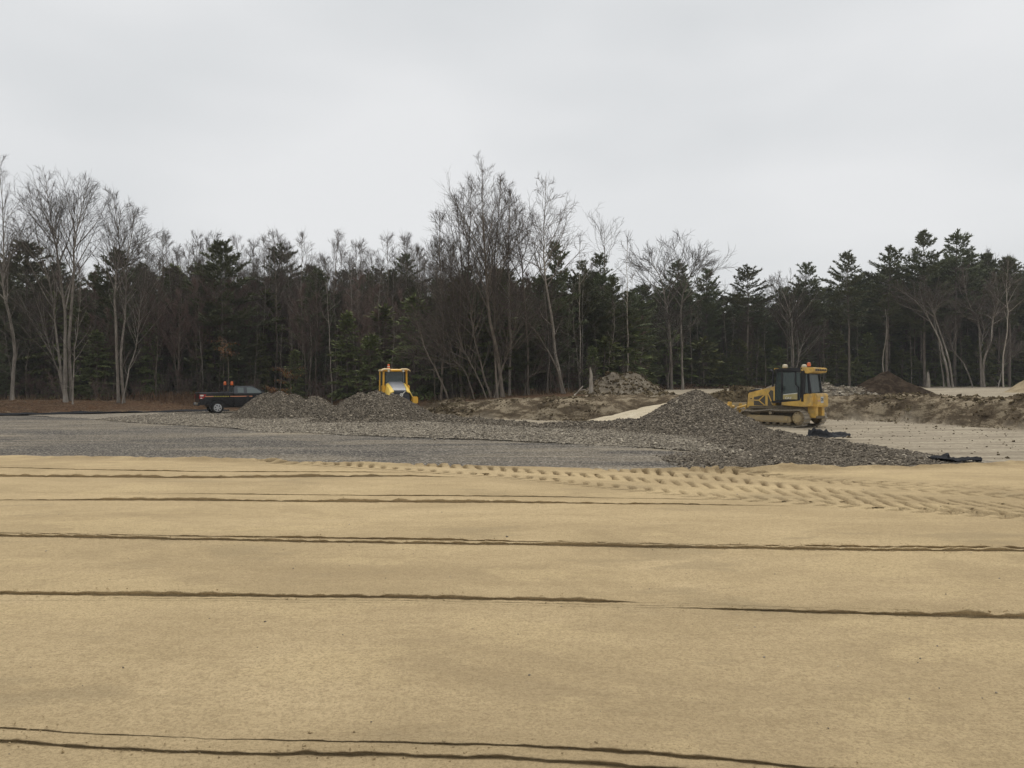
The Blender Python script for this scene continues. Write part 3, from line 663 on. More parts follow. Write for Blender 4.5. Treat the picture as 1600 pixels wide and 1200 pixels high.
# ------------------------------------------------------------------ trees
class TB:
    def __init__(s): s.v = []; s.f = []
    def tube(s, pts, rad, n):
        k = len(pts); b0 = len(s.v)
        for i in range(k):
            d = pts[min(i+1, k-1)]-pts[max(i-1, 0)]
            if d.length < 1e-6: d = Vector((0, 0, 1))
            d.normalize()
            u = d.cross(Vector((0.3, 0.9, 0.1)) if abs(d.z) > 0.7 else Vector((0, 0, 1))); u.normalize(); v = d.cross(u)
            for j in range(n):
                a = 6.2832*j/n; q = pts[i]+(u*math.cos(a)+v*math.sin(a))*rad[i]; s.v.append((q.x, q.y, q.z))
        for i in range(k-1):
            for j in range(n):
                s.f.append((b0+i*n+j, b0+i*n+(j+1) % n, b0+(i+1)*n+(j+1) % n, b0+(i+1)*n+j))
    def mesh(s, name, mat, smooth=True): return np_mesh(name, np.array(s.v), np.array(s.f), mat, smooth)
def at_path(pts, t):
    k = t*(len(pts)-1); i = min(int(k), len(pts)-2); f = k-i
    return pts[i]*(1-f)+pts[i+1]*f, (pts[i+1]-pts[i]).normalized()
def smooth_path(pts, n, r, jit):
    P = [Vector(p) for p in pts]; out = []
    k = len(P)
    for i in range(n+1):
        t = i/n*(k-1); a = min(int(t), k-2); f = t-a
        p0 = P[max(a-1, 0)]; p1 = P[a]; p2 = P[a+1]; p3 = P[min(a+2, k-1)]
        q = 0.5*((2*p1)+(p2-p0)*f+(2*p0-5*p1+4*p2-p3)*f*f+(3*p1-p0-3*p2+p3)*f**3)
        if 0 < i: q = q+Vector((r.uniform(-jit, jit), r.uniform(-jit, jit), 0))
        out.append(q)
    return out
def limb(r, p, d, L, seg, up, wob):
    pts = [p.copy()]; d = d.normalized()
    for i in range(seg):
        d = (d+Vector((r.uniform(-wob, wob), r.uniform(-wob, wob), r.uniform(-wob, wob)+up))).normalized()
        pts.append(pts[-1]+d*(L/seg))
    return pts
def side_dir(r, d, ang, azim=None):
    u = d.cross(Vector((0, 0, 1)));
    if u.length < 0.05: u = Vector((1, 0, 0))
    u.normalize(); v = d.cross(u); a = r.uniform(0, 6.2832) if azim is None else azim
    return d*math.cos(ang)+(u*math.cos(a)+v*math.sin(a))*math.sin(ang)
def bare_tree(seed, stems, nb=16, cb=0.42, lmax=4.5, ang=(28, 50), up=0.045, tw=5, sub=6, low=2, twr=0.0075, wob=0.085, shape=1.0):
    """stems: list of (points, base radius). Returns trunk and crown builders."""
    r = random.Random(seed); T = TB(); C = TB()
    for pts, r0 in stems:
        n = 14; P = smooth_path(pts, n, r, 0.05)
        rad = [max(0.014, r0*0.72*(1-0.94*(i/n))**1.0*(1+0.45*max(0, 1-i*1.1))) for i in range(n+1)]
        T.tube(P, rad, 8)
        g = r.uniform(0, 6.28)
        for b in range(nb+low):
            if b >= nb: t = r.uniform(0.15, cb); L = lmax*r.uniform(0.25, 0.5)
            else:
                t = cb+(0.98-cb)*((b+r.random()*0.8)/nb)
                q = (t-cb)/(1-cb); L = lmax*(0.30+0.95*math.sin(math.pi*(0.22+0.72*q))**shape)*r.uniform(0.7, 1.15)*(1-0.68*q)
            p, d = at_path(P, t); g += 2.4+r.uniform(-0.5, 0.5)
            rb = rad[int(t*n)]
            dd = side_dir(r, d, R(r.uniform(*ang)), g)
            B = limb(r, p, dd, L, 6, up, wob); br = min(rb*0.6, 0.008+0.010*L)
            T.tube(B, [max(0.009, br*(1-0.8*i/6)) for i in range(7)], 5)
            sb = sub if L < 2.2 else sub+3
            for c in range(sb):
                t2 = 0.15+0.83*(c+r.random())/sb; p2, d2 = at_path(B, t2)
                L2 = L*r.uniform(0.30, 0.55)*(1.15-0.6*t2)
                S = limb(r, p2, side_dir(r, d2, R(r.uniform(20, 42))), L2, 4, up*0.6, wob)
                C.tube(S, [max(twr, br*0.42*(1-0.75*i/4)) for i in range(5)], 3)
                for e in range(tw):
                    p3, d3 = at_path(S, 0.2+0.8*(e+r.random())/tw)
                    L3 = max(0.3, L2*r.uniform(0.3, 0.62))
                    Q = limb(r, p3, side_dir(r, d3, R(r.uniform(20, 50))), L3, 2, up*0.4, wob*0.8)
                    C.tube(Q, [twr, twr*0.8, twr*0.5], 3)
        for e in range(tw*3):
            p3, d3 = at_path(P, r.uniform(0.88, 1.0))
            Q = limb(r, p3, side_dir(r, d3, R(r.uniform(10, 40))), r.uniform(0.5, 1.3), 3, up, wob); C.tube(Q, [twr*1.3, twr, twr*0.8, twr*0.5], 3)
    return T, C
def conifer(seed, Ht, cb, rmax, r0, kind='pine', whorl=0.62, tufts=1.0, lean=0.0):
    r = random.Random(seed); T = TB(); nv = []; nf = []
    P = smooth_path([(0, 0, -0.3), (lean*0.4, 0, Ht*0.4), (lean, 0.1, Ht*0.75), (lean, 0, Ht)], 14, r, 0.04)
    rad = [max(0.02, r0*(1-0.95*i/14)) for i in range(15)]; T.tube(P, rad, 8)
    def tuft(p, d, s):
        m = 8 if kind == 'pine' else 7
        for i in range(m):
            sp = 0.75 if kind == 'pine' else 0.6
            e = (d+Vector((r.uniform(-sp, sp), r.uniform(-sp, sp), r.uniform(-sp*0.5, sp*0.75 if kind == 'pine' else sp*0.25)))).normalized()
            wv_ = e.cross(Vector((r.uniform(-1, 1), r.uniform(-1, 1), 1))).normalized()*s*(0.21 if kind == 'pine' else 0.26)
            a = p+e*s*r.uniform(-0.1, 0.12); L = s*r.uniform(0.7, 1.15); k = len(nv)
            for q in (a-wv_*0.5, a+wv_*0.5, a+e*L*0.6+wv_*0.62, a+e*L): nv.append((q.x, q.y, q.z))
            nf.append((k, k+1, k+2)); nf.append((k, k+2, k+3))
    z = Ht*cb; g = 0
    irr = [r.uniform(0.65, 1.2) for _ in range(8)]
    while z < Ht*0.985:
        q = (z-Ht*cb)/(Ht*(1-cb))
        if kind == 'pine': prof = 0.62+1.27*q if q < 0.30 else (max(0, 1-q)/0.70)**0.92+0.045
        else: prof = (1-q)**0.85*(0.6+0.4*min(1, q*6))+0.04
        nbr = r.choice((4, 5, 5, 6)) if q < 0.9 else 4
        for b in range(nbr):
            g += 2.4
            if kind == 'pine' and r.random() < 0.1: continue
            L = rmax*prof*r.uniform(0.6, 1.15)*irr[int((g % 6.283)/6.284*8)]
            p, _ = at_path(P, min(0.995, (z+r.uniform(-0.38, 0.38))/Ht))
            el = (0.06+0.75*q*q) if kind == 'pine' else (-0.12+0.5*q)
            d = Vector((math.cos(g), math.sin(g), el))
            B = limb(r, p, d, L, 5, 0.045 if kind == 'pine' else -0.05, 0.10)
            T.tube(B, [max(0.008, (0.012+0.011*L)*(1-0.85*i/5)) for i in range(6)], 4)
            ns = max(3, int(L*5.6*tufts))
            for c in range(ns):
                t = (0.28 if kind == 'pine' else 0.12)+0.72*(c+r.random())/ns; p2, d2 = at_path(B, min(t, 1))
                Ls = L*0.36*(1.15-t)+0.15
                sgn = 1 if c % 2 else -1
                sd2 = (d2*0.7+Vector((-d2.y, d2.x, 0.1))*sgn*r.uniform(0.5, 1.1)).normalized()
                m = max(1, int(Ls*5.2))
                for e in range(m):
                    tuft(p2+sd2*Ls*(e+0.6)/m+Vector((0, 0, r.uniform(-0.06, 0.1))), sd2+Vector((0, 0, 0.25 if kind == 'pine' else -0.25)), r.uniform(0.22, 0.42) if kind == 'pine' else r.uniform(0.20, 0.36))
            tuft(B[-1], d, 0.5)
        z += whorl*r.uniform(0.7, 1.3)*(1 if q < 0.7 else 0.7)
    for e in range(14): tuft(P[-1]-Vector((0, 0, e*0.10)), Vector((r.uniform(-1, 1), r.uniform(-1, 1), 1.3)), 0.45)
    # dead stubs under the crown
    for e in range(int(14*cb*2)):
        p, _ = at_path(P, r.uniform(0.12, max(0.14, cb))); a = r.uniform(0, 6.28)
        B = limb(r, p, Vector((math.cos(a), math.sin(a), r.uniform(-0.1, 0.25))), r.uniform(0.5, 1.9), 3, -0.02, 0.15); T.tube(B, [0.018, 0.014, 0.01, 0.006], 3)
    return T, (np.array(nv), np.array(nf))
MESH = {}
def reg_bare(key, T, C, mt, mc): MESH[key] = (T.mesh(key+'_trunk', mt), C.mesh(key+'_crown', mc), max(q[2] for q in C.v))
def reg_con(key, T, N, mt, mc): MESH[key] = (T.mesh(key+'_trunk', mt), np_mesh(key+'_crown', N[0], N[1], mc, False), float(N[0][:, 2].max()))
def place(key, name, label, x, y, htop, rz, group=None, wide=1.0, cat='tree', z=None):
    tm, cm, hh = MESH[key]; s = htop/hh
    e = empty(name, (x, y, (H1(x, y) if z is None else z)-0.05), rz); e.scale = (s*wide, s*wide, s)
    link('trunk', tm, e); link('crown', cm, e)
    tag(e, label, cat, group); return e
def st(*q): return [(a, b, c) for a, b, c in q]
B_, BB, TW, TR = M['barkgrey'], M['barkbrown'], M['twig'], M['twigred']
# generic kinds
for i, sd0 in enumerate((3, 4, 5)):
    rr = random.Random(sd0); a = rr.uniform(-0.5, 0.5)
    T, C = bare_tree(sd0, [(st((0, 0, -.3), (a, .1, 5), (a*.6, -.1, 10), (a+.3, 0, 15.5)), 0.15)], nb=18, cb=0.45, lmax=3.4, ang=(25, 45), tw=6, sub=7, low=3)
    reg_bare('bare%d' % i, T, C, BB if i != 1 else B_, TW)
for i, sd0 in enumerate((13, 14)):
    T, C = bare_tree(sd0, [(st((0, 0, -.3), (.2, .1, 4), (.5, -.1, 8), (.4, 0, 12)), 0.11), (st((0.1, .2, -.3), (-.5, .3, 4), (-1.0, .1, 8), (-1.2, 0, 11)), 0.10)], nb=17, cb=0.30, lmax=2.9, ang=(22, 42), tw=6, sub=8, low=2, twr=0.010, up=0.06)
    reg_bare('red%d' % i, T, C, BB, TR)
for i, sd0 in enumerate((23, 24, 25)):
    rr = random.Random(sd0); a = rr.uniform(-0.8, 0.8)
    T, C = bare_tree(sd0, [(st((0, 0, -.2), (a*.5, .1, 3), (a, -.2, 6), (a*1.2, 0, 9)), 0.055)], nb=13, cb=0.25, lmax=1.8, ang=(30, 60), tw=4, sub=4, low=3, twr=0.008, wob=0.22)
    reg_bare('sap%d' % i, T, C, B_ if i == 0 else BB, TW)
for i, sd0 in enumerate((33, 34)):
    rr = random.Random(sd0)
    stems = []
    for k in range(6):
        a = rr.uniform(0, 6.28); q = rr.uniform(0.5, 1.3)
        stems.append((st((0.1*math.cos(a), 0.1*math.sin(a), -.1), (q*.5*math.cos(a), q*.5*math.sin(a), 1.0), (q*math.cos(a), q*math.sin(a), rr.uniform(1.9, 2.8))), 0.022))
    T, C = bare_tree(sd0, stems, nb=7, cb=0.2, lmax=0.9, ang=(25, 60), tw=4, sub=4, low=1, twr=0.006, wob=0.25)
    reg_bare('shrub%d' % i, T, C, BB, TR if i else TW)
for i, sd0 in enumerate((73, 74, 75)):
    rr = random.Random(sd0); a = rr.uniform(-0.6, 0.6)
    T, C = bare_tree(sd0, [(st((0, 0, -.2), (a*.3, .1, 4), (a*.8, -.2, 8), (a, 0, 12)), 0.085)], nb=8, cb=0.55, lmax=1.5, ang=(30, 60), tw=3, sub=3, low=5, twr=0.009, wob=0.15)
    reg_bare('pole%d' % i, T, C, B_ if i < 2 else M['barkpale'], TW)
PB, PN = M['barkpine'], M['pine']
for i, (sd0, cb, rm) in enumerate(((43, .36, 3.9), (44, .42, 3.8), (45, .30, 4.0), (46, .38, 3.9), (47, .26, 3.5), (48, .34, 4.4))):
    T, N = conifer(sd0, 18, cb, rm, 0.22, 'pine', 0.66, 1.0, random.Random(sd0).uniform(-.5, .5)); reg_con('pine%d' % i, T, N, PB, PN)
for i, (sd0, rm) in enumerate(((53, 3.9), (54, 3.5))):
    T, N = conifer(sd0, 13, 0.10, rm, 0.16, 'pine', 0.55, 1.0); reg_con('fullpine%d' % i, T, N, PB, PN)
for i, (sd0, ht, rm) in enumerate(((63, 7, 2.2), (64, 9, 2.5), (65, 4, 1.5))):
    T, N = conifer(sd0, ht, 0.06, rm, 0.085, 'hem', 0.36, 1.15); reg_con('hem%d' % i, T, N, PB, M['hem'])

def hero(name, label, p, q, d, toprow, stems, mt, mc, seed, **kw):
    x, y, _ = px(p, q, d); z0 = H1(x, y)
    T, C = bare_tree(seed, stems, **kw)
    e = empty(name, (x, y, z0-0.05)); link('trunk', T.mesh('trunk', mt), e); link('crown', C.mesh('crown', mc), e)
    tag(e, label, 'tree'); return e
def P2(p0, d, *rows):     # stem read from the picture: (column, row) -> local x,z ; small y wander
    b = px(rows[0][0], rows[0][1], d); o = []
    for i, (a, c) in enumerate(rows):
        q = px(a, c+(9 if c < 400 else 0), d); o.append((q[0]-px(p0, 0, d)[0], 0.35*math.sin(i*1.9+a), q[2]-b[2]-(0.3 if i == 0 else 0)))
    return o
hero('maple_tree', 'pale bare tree at the left edge leaning out of the picture', 23, 630, 60, 240,
     [(P2(23, 60, (23, 630), (18, 540), (8, 450), (2, 370), (-6, 240)), 0.20)], B_, TW, 201, nb=28, cb=0.40, lmax=4.6, ang=(20, 42), low=3, tw=6, sub=7, twr=0.0065)
hero('maple_tree', 'tall pale bare tree of four forking stems, second from the left edge', 104, 630, 58, 265,
     [(P2(104, 58, (104, 630), (96, 580), (85, 520), (76, 440), (66, 380), (42, 285)), 0.15), (P2(104, 58, (106, 630), (104, 560), (98, 500), (93, 400), (84, 350), (72, 268)), 0.21),
      (P2(104, 58, (108, 630), (108, 540), (112, 450), (117, 380), (124, 340), (138, 278)), 0.18), (P2(104, 58, (104, 575), (88, 530), (68, 470), (58, 440)), 0.07)], B_, TW, 202, nb=26, cb=0.42, lmax=4.8, ang=(20, 40), low=2, tw=6, sub=7, twr=0.0065)
hero('bare_sapling', 'slim pale bare tree just right of the four-stemmed tree', 118, 630, 57, 420,
     [(P2(118, 57, (118, 630), (117, 560), (122, 500), (130, 430)), 0.075)], B_, TW, 203, nb=14, cb=0.25, lmax=2.4, ang=(35, 60), low=3, tw=4, sub=5)
hero('maple_tree', 'pale twin-stemmed bare tree between fabric strip and dark woods', 188, 628, 59, 290,
     [(P2(188, 59, (185, 628), (184, 540), (183, 440), (184, 380), (180, 292)), 0.17), (P2(188, 59, (190, 628), (192, 560), (193, 470), (198, 400), (212, 320)), 0.16),
      (P2(188, 59, (192, 580), (204, 530), (212, 480), (220, 430), (234, 380)), 0.08)], B_, TW, 204, nb=26, cb=0.44, lmax=4.2, ang=(20, 40), low=3, tw=6, sub=7, twr=0.0065)
hero('maple_tree', 'tallest bare tree in the picture, vase-shaped, above the middle of the woods', 784, 620, 56, 240,
     [(P2(784, 56, (786, 620), (779, 565), (768, 510), (760, 440), (757, 380), (755, 330), (752, 242)), 0.23), (P2(784, 56, (778, 560), (773, 500), (772, 440), (774, 370), (778, 320), (784, 255)), 0.13),
      (P2(784, 56, (768, 515), (748, 450), (738, 400), (732, 350), (706, 275)), 0.12), (P2(784, 56, (742, 440), (728, 400), (705, 370), (668, 330)), 0.07), (P2(784, 56, (764, 480), (738, 430), (716, 380), (690, 300)), 0.08), (P2(784, 56, (772, 450), (786, 400), (800, 350), (812, 290)), 0.09)], BB, TW, 205, nb=24, cb=0.36, lmax=5.6, ang=(26, 46), low=3, tw=6, sub=7, twr=0.0065)
hero('maple_tree', 'dark crooked bare tree between the tallest tree and the curved one', 826, 618, 57.5, 325,
     [(P2(826, 57.5, (826, 618), (824, 540), (820, 470), (815, 410), (808, 370), (803, 300)), 0.15), (P2(826, 57.5, (817, 430), (826, 395), (842, 380), (850, 350)), 0.08)], BB, TW, 206, nb=17, cb=0.45, lmax=3.6, low=3, tw=5, sub=6)
hero('maple_tree', 'curved bare tree with pale split bark and rounded top, standing alone against the sky', 882, 616, 57, 265,
     [(P2(882, 57, (882, 616), (872, 575), (866, 535), (861, 490), (853, 440), (850, 400), (850, 350), (852, 268)), 0.20)], B_, TW, 207, nb=30, cb=0.54, lmax=4.3, ang=(35, 62), low=2, tw=5, sub=6, wob=0.26, up=0.06)
hero('leaning_tree', 'dark bare trunk leaning left across the foot of the curved tree', 886, 616, 56.5, 480,
     [(P2(886, 56.5, (886, 616), (872, 580), (852, 540), (830, 508), (806, 488)), 0.12)], BB, TW, 208, nb=9, cb=0.4, lmax=2.2, low=2, tw=3, sub=4)
hero('leaning_tree', 'pale bare trunk leaning left behind the yellow roller', 702, 622, 54, 500,
     [(P2(702, 54, (704, 622), (688, 585), (668, 545), (655, 510), (645, 470)), 0.11)], BB, TW, 209, nb=7, cb=0.45, lmax=1.6, low=1, tw=2, sub=3)
hero('maple_tree', 'grey bare tree with a wide round crown above the fill heap', 1046, 598, 84, 380,
     [(P2(1046, 84, (1050, 598), (1046, 520), (1042, 470), (1030, 420), (1012, 385)), 0.24), (P2(1046, 84, (1043, 500), (1046, 440), (1046, 382)), 0.13), (P2(1046, 84, (1066, 598), (1064, 520), (1066, 460), (1078, 420), (1092, 388)), 0.2)],
     B_, TW, 210, nb=22, cb=0.45, lmax=6.0, ang=(35, 60), low=3, tw=5, sub=6, twr=0.013)
hero('maple_tree', 'grey bare vase-shaped tree rising behind the bulldozer cab', 1238, 600, 92, 415,
     [(P2(1238, 92, (1238, 600), (1239, 540), (1232, 480), (1212, 430)), 0.2), (P2(1238, 92, (1240, 545), (1246, 500), (1258, 455)), 0.13), (P2(1238, 92, (1238, 550), (1237, 480), (1228, 418)), 0.12)], B_, TW, 211, nb=17, cb=0.45, lmax=5.0, low=2, tw=5, sub=6, twr=0.013)
hero('leaning_tree', 'pale twin trunks arching left beyond the right bank', 1486, 606, 92, 450,
     [(P2(1486, 92, (1482, 606), (1474, 560), (1460, 515), (1436, 475), (1402, 450)), 0.22), (P2(1486, 92, (1487, 606), (1480, 560), (1468, 510), (1455, 480), (1440, 462)), 0.19), (P2(1486, 92, (1478, 555), (1470, 490), (1462, 440), (1463, 425)), 0.13)],
     B_, TW, 212, nb=14, cb=0.55, lmax=4.0, low=1, tw=4, sub=5, twr=0.013)
hero('maple_tree', 'sinuous pale bare tree right of the arching twin trunks', 1534, 604, 93, 410,
     [(P2(1534, 93, (1532, 604), (1531, 550), (1530, 500), (1512, 470), (1504, 420)), 0.22), (P2(1534, 93, (1531, 540), (1529, 490), (1534, 450), (1530, 410)), 0.15), (P2(1534, 93, (1520, 545), (1505, 510), (1485, 480), (1478, 440)), 0.13)], B_, TW, 213, nb=16, cb=0.5, lmax=4.2, low=2, tw=5, sub=6, wob=0.22, twr=0.013)
hero('maple_tree', 'pale bare tree with a bent upper trunk near the right edge', 1540, 604, 90, 420,
     [(P2(1540, 90, (1541, 604), (1538, 565), (1546, 530), (1554, 495), (1560, 465), (1556, 425)), 0.2), (P2(1540, 90, (1556, 490), (1566, 460), (1572, 430)), 0.1)], B_, TW, 214, nb=15, cb=0.5, lmax=3.8, low=2, tw=5, sub=6, wob=0.22, twr=0.013)
hero('birch_tree', 'slender white trunk nearest the tan sand heap', 1569, 600, 88, 400,
     [(P2(1569, 88, (1568, 604), (1570, 560), (1572, 500), (1574, 450), (1576, 405)), 0.13)], M['barkpale'], TW, 215, nb=12, cb=0.5, lmax=2.6, low=2, tw=4, sub=5, twr=0.012)
hero('dead_tree', 'straight white dead trunk standing behind the dark topsoil heap', 1381, 604, 88, 480,
     [(P2(1381, 88, (1381, 606), (1381, 560), (1383, 520), (1385, 482)), 0.11)], M['barkpale'], TW, 216, nb=3, cb=0.4, lmax=0.9, low=2, tw=1, sub=2, twr=0.01)
hero('bare_tree', 'thin bare treetop poking above the pines right of centre', 950, 612, 70, 350,
     [(P2(950, 70, (950, 612), (947, 520), (944, 430), (945, 352)), 0.13)], BB, TW, 217, nb=13, cb=0.62, lmax=4.4, low=0, tw=3, sub=4, wob=0.2)
for p_, t_, d_, k_, lab_ in ((688, 318, 58, 'bare0', 'upright bare tree left of the tallest tree, lowest of its cluster'), (722, 292, 58.5, 'bare2', 'upright bare tree just left of the tallest tree'), (736, 270, 59, 'bare0', 'slim bare tree pressed against the left of the tallest trunk'),
        (797, 282, 58.5, 'bare1', 'upright bare tree just right of the tallest tree'), (772, 262, 59.5, 'bare2', 'bare tree directly behind the tallest trunk')):
    x_, y_, _ = px(p_, 0, d_); z_ = H1(x_, y_); place(k_, 'bare_tree', lab_, x_, y_, CAMZ-(t_-600)/1200*d_-z_, p_*0.7, None, 1.15)
# broken snags and a stump
def snag(name, label, p, q, d, top, r0, seed):
    x, y, _ = px(p, q, d); z0 = H1(x, y); hh = (q-top)/1200*d; r = random.Random(seed); T = TB()
    P = smooth_path([(0, 0, -.2), (0.03, 0, hh*.5), (0.0, 0, hh)], 8, r, 0.02); T.tube(P, [r0*(1.25-0.09*i) for i in range(9)], 9)
    for k in range(5):
        a = k*1.26; T.tube([P[-1]+Vector((math.cos(a)*r0*.35, math.sin(a)*r0*.35, -0.05)), P[-1]+Vector((math.cos(a)*r0*.3, math.sin(a)*r0*.3, r.uniform(.1, .4)))], [r0*.28, 0.01], 5)
    e = empty(name, (x, y, z0)); link('trunk', T.mesh('trunk', M['barkpale']), e)
    for k in range(3):
        C = TB()
        p_, _d = at_path(P, r.uniform(.3, .9)); a = r.uniform(0, 6.28); C.tube(limb(r, p_, Vector((math.cos(a), math.sin(a), .3)), r.uniform(.4, .9), 3, 0, .2), [.03, .02, .015, .008], 4)
        link('branch_stub', C.mesh('branch_stub', M['barkbrown']), e)
    tag(e, label, 'snag')
snag('broken_snag', 'pale broken trunk standing at the left foot of the grey fill heap', 923, 618, 53.5, 583, 0.15, 1)
snag('broken_snag', 'short white broken trunk at the wood edge left of the arching trunks', 1450, 607, 90, 585, 0.22, 2)
# fallen dead branch beside the snag
fb = TB(); rr = random.Random(4); a = Vector(px(897, 621, 53)); a.z = H1(a.x, a.y); b_ = Vector(px(911, 603, 53.2))
fb.tube([a, (a+b_)/2+Vector((.05, 0, .02)), b_], [.07, .055, .03], 6); fb.tube([(a+b_)/2, (a+b_)/2+Vector((.5, .1, .1))], [.04, .015], 5)
tag(link('fallen_branch', fb.mesh('fallen_branch', M['barkpale'])), 'pale dead branch propped on the bank left of the broken snag', 'branch')

# ---- the named pines that stand out of the treeline (column, top row, depth, kind, width, label)
PINES = [
    (345, 372, 68, 'fullpine0', 1.0, 'bright green full pine rising above the woods behind the pickup'),
    (185, 384, 68, 'fullpine1', 1.0, 'dark pine directly behind the pale twin-stemmed tree'),
    (42, 372, 68, 'fullpine0', 1.2, 'broad dark pine at the far left behind the forking bare trees'),
    (440, 378, 78, 'pine1', 1.0, 'flat-topped dark pine standing up between pickup and roller'),
    (640, 392, 74, 'pine0', .9, 'pointed dark pine just left of the tallest bare tree'),
    (868, 372, 62, 'fullpine1', .75, 'dense green pine right behind the curved bare tree'),
    (936, 392, 76, 'pine2', .9, 'layered dark pine above the pale broken snag'),
    (913, 402, 80, 'pine0', .8, 'narrow pine left beside the layered pine above the snag'),
    (1058, 402, 92, 'pine3', 1.0, 'dark pine inside the wide round crown of the grey bare tree'),
    (1100, 416, 94, 'pine0', .9, 'dark pine at the right side of the wide round bare crown'),
    (1168, 411, 94, 'pine1', 1.1, 'broad-topped pine standing alone left of the bulldozer cab'),
    (1262, 407, 96, 'pine2', .95, 'dark pine just right above the bulldozer cab'),
    (1327, 387, 94, 'pine3', .9, 'pointed pine with open layered branches above the gap by the bulldozer'),
    (1384, 381, 96, 'pine0', 1.0, 'broad green pine above the dark topsoil heap'),
    (1445, 357, 96, 'pine2', .95, 'left one of the two tallest pines on the right'),
    (1491, 356, 98, 'pine3', 1.0, 'right one of the two tallest pines on the right'),
    (1577, 396, 95, 'pine1', .95, 'dark pine behind the slender white trunk near the right edge'),
]
for i, (p, t, d, k, wd, lab) in enumerate(PINES):
    x, y, _ = px(p, 0, d); z0 = H1(x, y); ht = CAMZ-(t-600)/1200*d-z0
    place(k, 'pine_tree', lab, x, y, ht, i*1.7, 'pines that top the treeline', wd)

# ---- the woods behind: filled by stand
TOPL = ([0, 100, 200, 330, 450, 550, 650, 800, 900, 1000, 1130, 1200, 1300, 1400, 1500, 1600], [385, 392, 405, 405, 405, 410, 412, 408, 425, 432, 440, 436, 432, 412, 392, 402])
STANDS = [(-200, 60, 'at the far left edge'), (60, 150, 'behind the four-stemmed pale tree'), (150, 240, 'behind the pale twin-stemmed tree'), (240, 300, 'behind the rust-coloured reeds'),
    (300, 365, 'behind the pickup bed'), (365, 440, 'behind the pickup cab'), (440, 520, 'behind the small pointed pile'), (520, 580, 'left of the roller'), (580, 660, 'behind the roller'),
    (660, 740, 'left of the tallest bare tree'), (740, 830, 'around the tallest bare tree'), (830, 910, 'around the curved bare tree'), (910, 990, 'behind the pale snag'),
    (990, 1110, 'around the wide round bare crown'), (1110, 1200, 'beyond the bulldozer blade'), (1200, 1300, 'beyond the bulldozer cab'), (1300, 1400, 'beyond the dark topsoil heap'),
    (1400, 1500, 'around the arching twin trunks'), (1500, 1560, 'around the sinuous pale trees'), (1560, 1900, 'behind the tan sand heap')]
def stand(p):
    for a, b, s in STANDS:
        if a <= p < b: return s
    return STANDS[-1][2]
def front(p): return float(np.interp(p, [-110, 100, 250, 330, 480, 640, 760, 900, 985, 1010, 1100, 1300, 1600, 1710], [61, 61, 64, 66, 64, 58, 58, 59, 64, 86, 90, 96, 97, 97]))
r = random.Random(77)
def fill(n, kinds, name, what, depth, top, cat='tree', wide=(0.85, 1.15), pr=(-100, 1700), grp=None):
    for i in range(n):
        p = pr[0]+(pr[1]-pr[0])*(i+r.random())/n
        d = front(p)+r.uniform(*depth); x, y, _ = px(p, 0, d); z0 = H1(x, y)
        ht = top(p, d, z0)
        dp = 'at the front of' if d-front(p) < 6 else ('deep in' if d-front(p) > 22 else 'inside')
        lab = '%s %s the woods %s' % (what, dp, stand(p))
        place(r.choice(kinds), name, lab, x, y, ht, r.uniform(0, 6.28), grp or '%ss %s the woods %s' % (what, dp, stand(p)), r.uniform(*wide), cat, z0)
def top_con(p, d, z0): return max(4.0, CAMZ-(np.interp(p, *TOPL)+r.uniform(2, 55)-600)/1200*d-z0)
fill(44, ['pine0', 'pine1', 'pine2', 'pine3', 'pine4', 'pine5'], 'pine_tree', 'tall dark pine', (2, 16), lambda p, d, z: max(4.0, CAMZ-(np.interp(p, *TOPL)+r.uniform(-6, 26)-600)/1200*d-z), pr=(880, 1700), wide=(0.9, 1.3))
fill(150, ['pine0', 'pine1', 'pine2', 'pine3', 'pine4', 'pine5', 'fullpine0', 'fullpine1'], 'pine_tree', 'dark pine', (3, 46), top_con)
fill(100, ['fullpine0', 'fullpine1', 'hem1'], 'evergreen_tree', 'low-branched evergreen', (5, 40), lambda p, d, z: r.uniform(7.5, 13), wide=(0.9, 1.3))
fill(54, ['hem0', 'hem1', 'hem2'], 'hemlock', 'young green hemlock', (-0.5, 5), lambda p, d, z: r.uniform(2.5, 7.5), pr=(900, 1700), wide=(0.9, 1.35))
fill(44, ['pole0', 'pole1', 'pole2'], 'slender_tree', 'slender pale bare trunk', (-0.5, 7), lambda p, d, z: r.uniform(7, 14), pr=(890, 1700))
fill(26, ['pole0', 'pole1'], 'slender_tree', 'slender pale bare trunk', (-0.5, 5), lambda p, d, z: r.uniform(7, 13), pr=(220, 890))
fill(26, ['hem0', 'hem1', 'fullpine1'], 'hemlock', 'young green hemlock', (-0.5, 5), lambda p, d, z: r.uniform(4.0, 10.0), pr=(-80, 880))
fill(72, ['bare0', 'bare1', 'bare2'], 'bare_tree', 'tall bare tree', (2, 26), lambda p, d, z: max(6, CAMZ-(np.interp(p, *TOPL)+r.uniform(-58, 12)-600)/1200*d-z), pr=(200, 720))
fill(34, ['bare0', 'bare1', 'bare2'], 'bare_tree', 'tall bare tree', (2, 20), lambda p, d, z: max(6, CAMZ-(np.interp(p, *TOPL)+r.uniform(-26, 45)-600)/1200*d-z), pr=(720, 1700))
fill(40, ['red0', 'red1'], 'red_maple', 'reddish twiggy maple', (-0.5, 12), lambda p, d, z: max(5, CAMZ-(np.interp(p, *TOPL)+r.uniform(-6, 70)-600)/1200*d-z), pr=(50, 860))
fill(6, ['red0', 'red1'], 'red_maple', 'reddish twiggy maple', (2, 10), lambda p, d, z: r.uniform(8, 11), pr=(900, 1600))
fill(95, ['sap0', 'sap1', 'sap2'], 'bare_sapling', 'thin bare sapling', (-0.5, 9), lambda p, d, z: r.uniform(4.5, 10), cat='sapling')
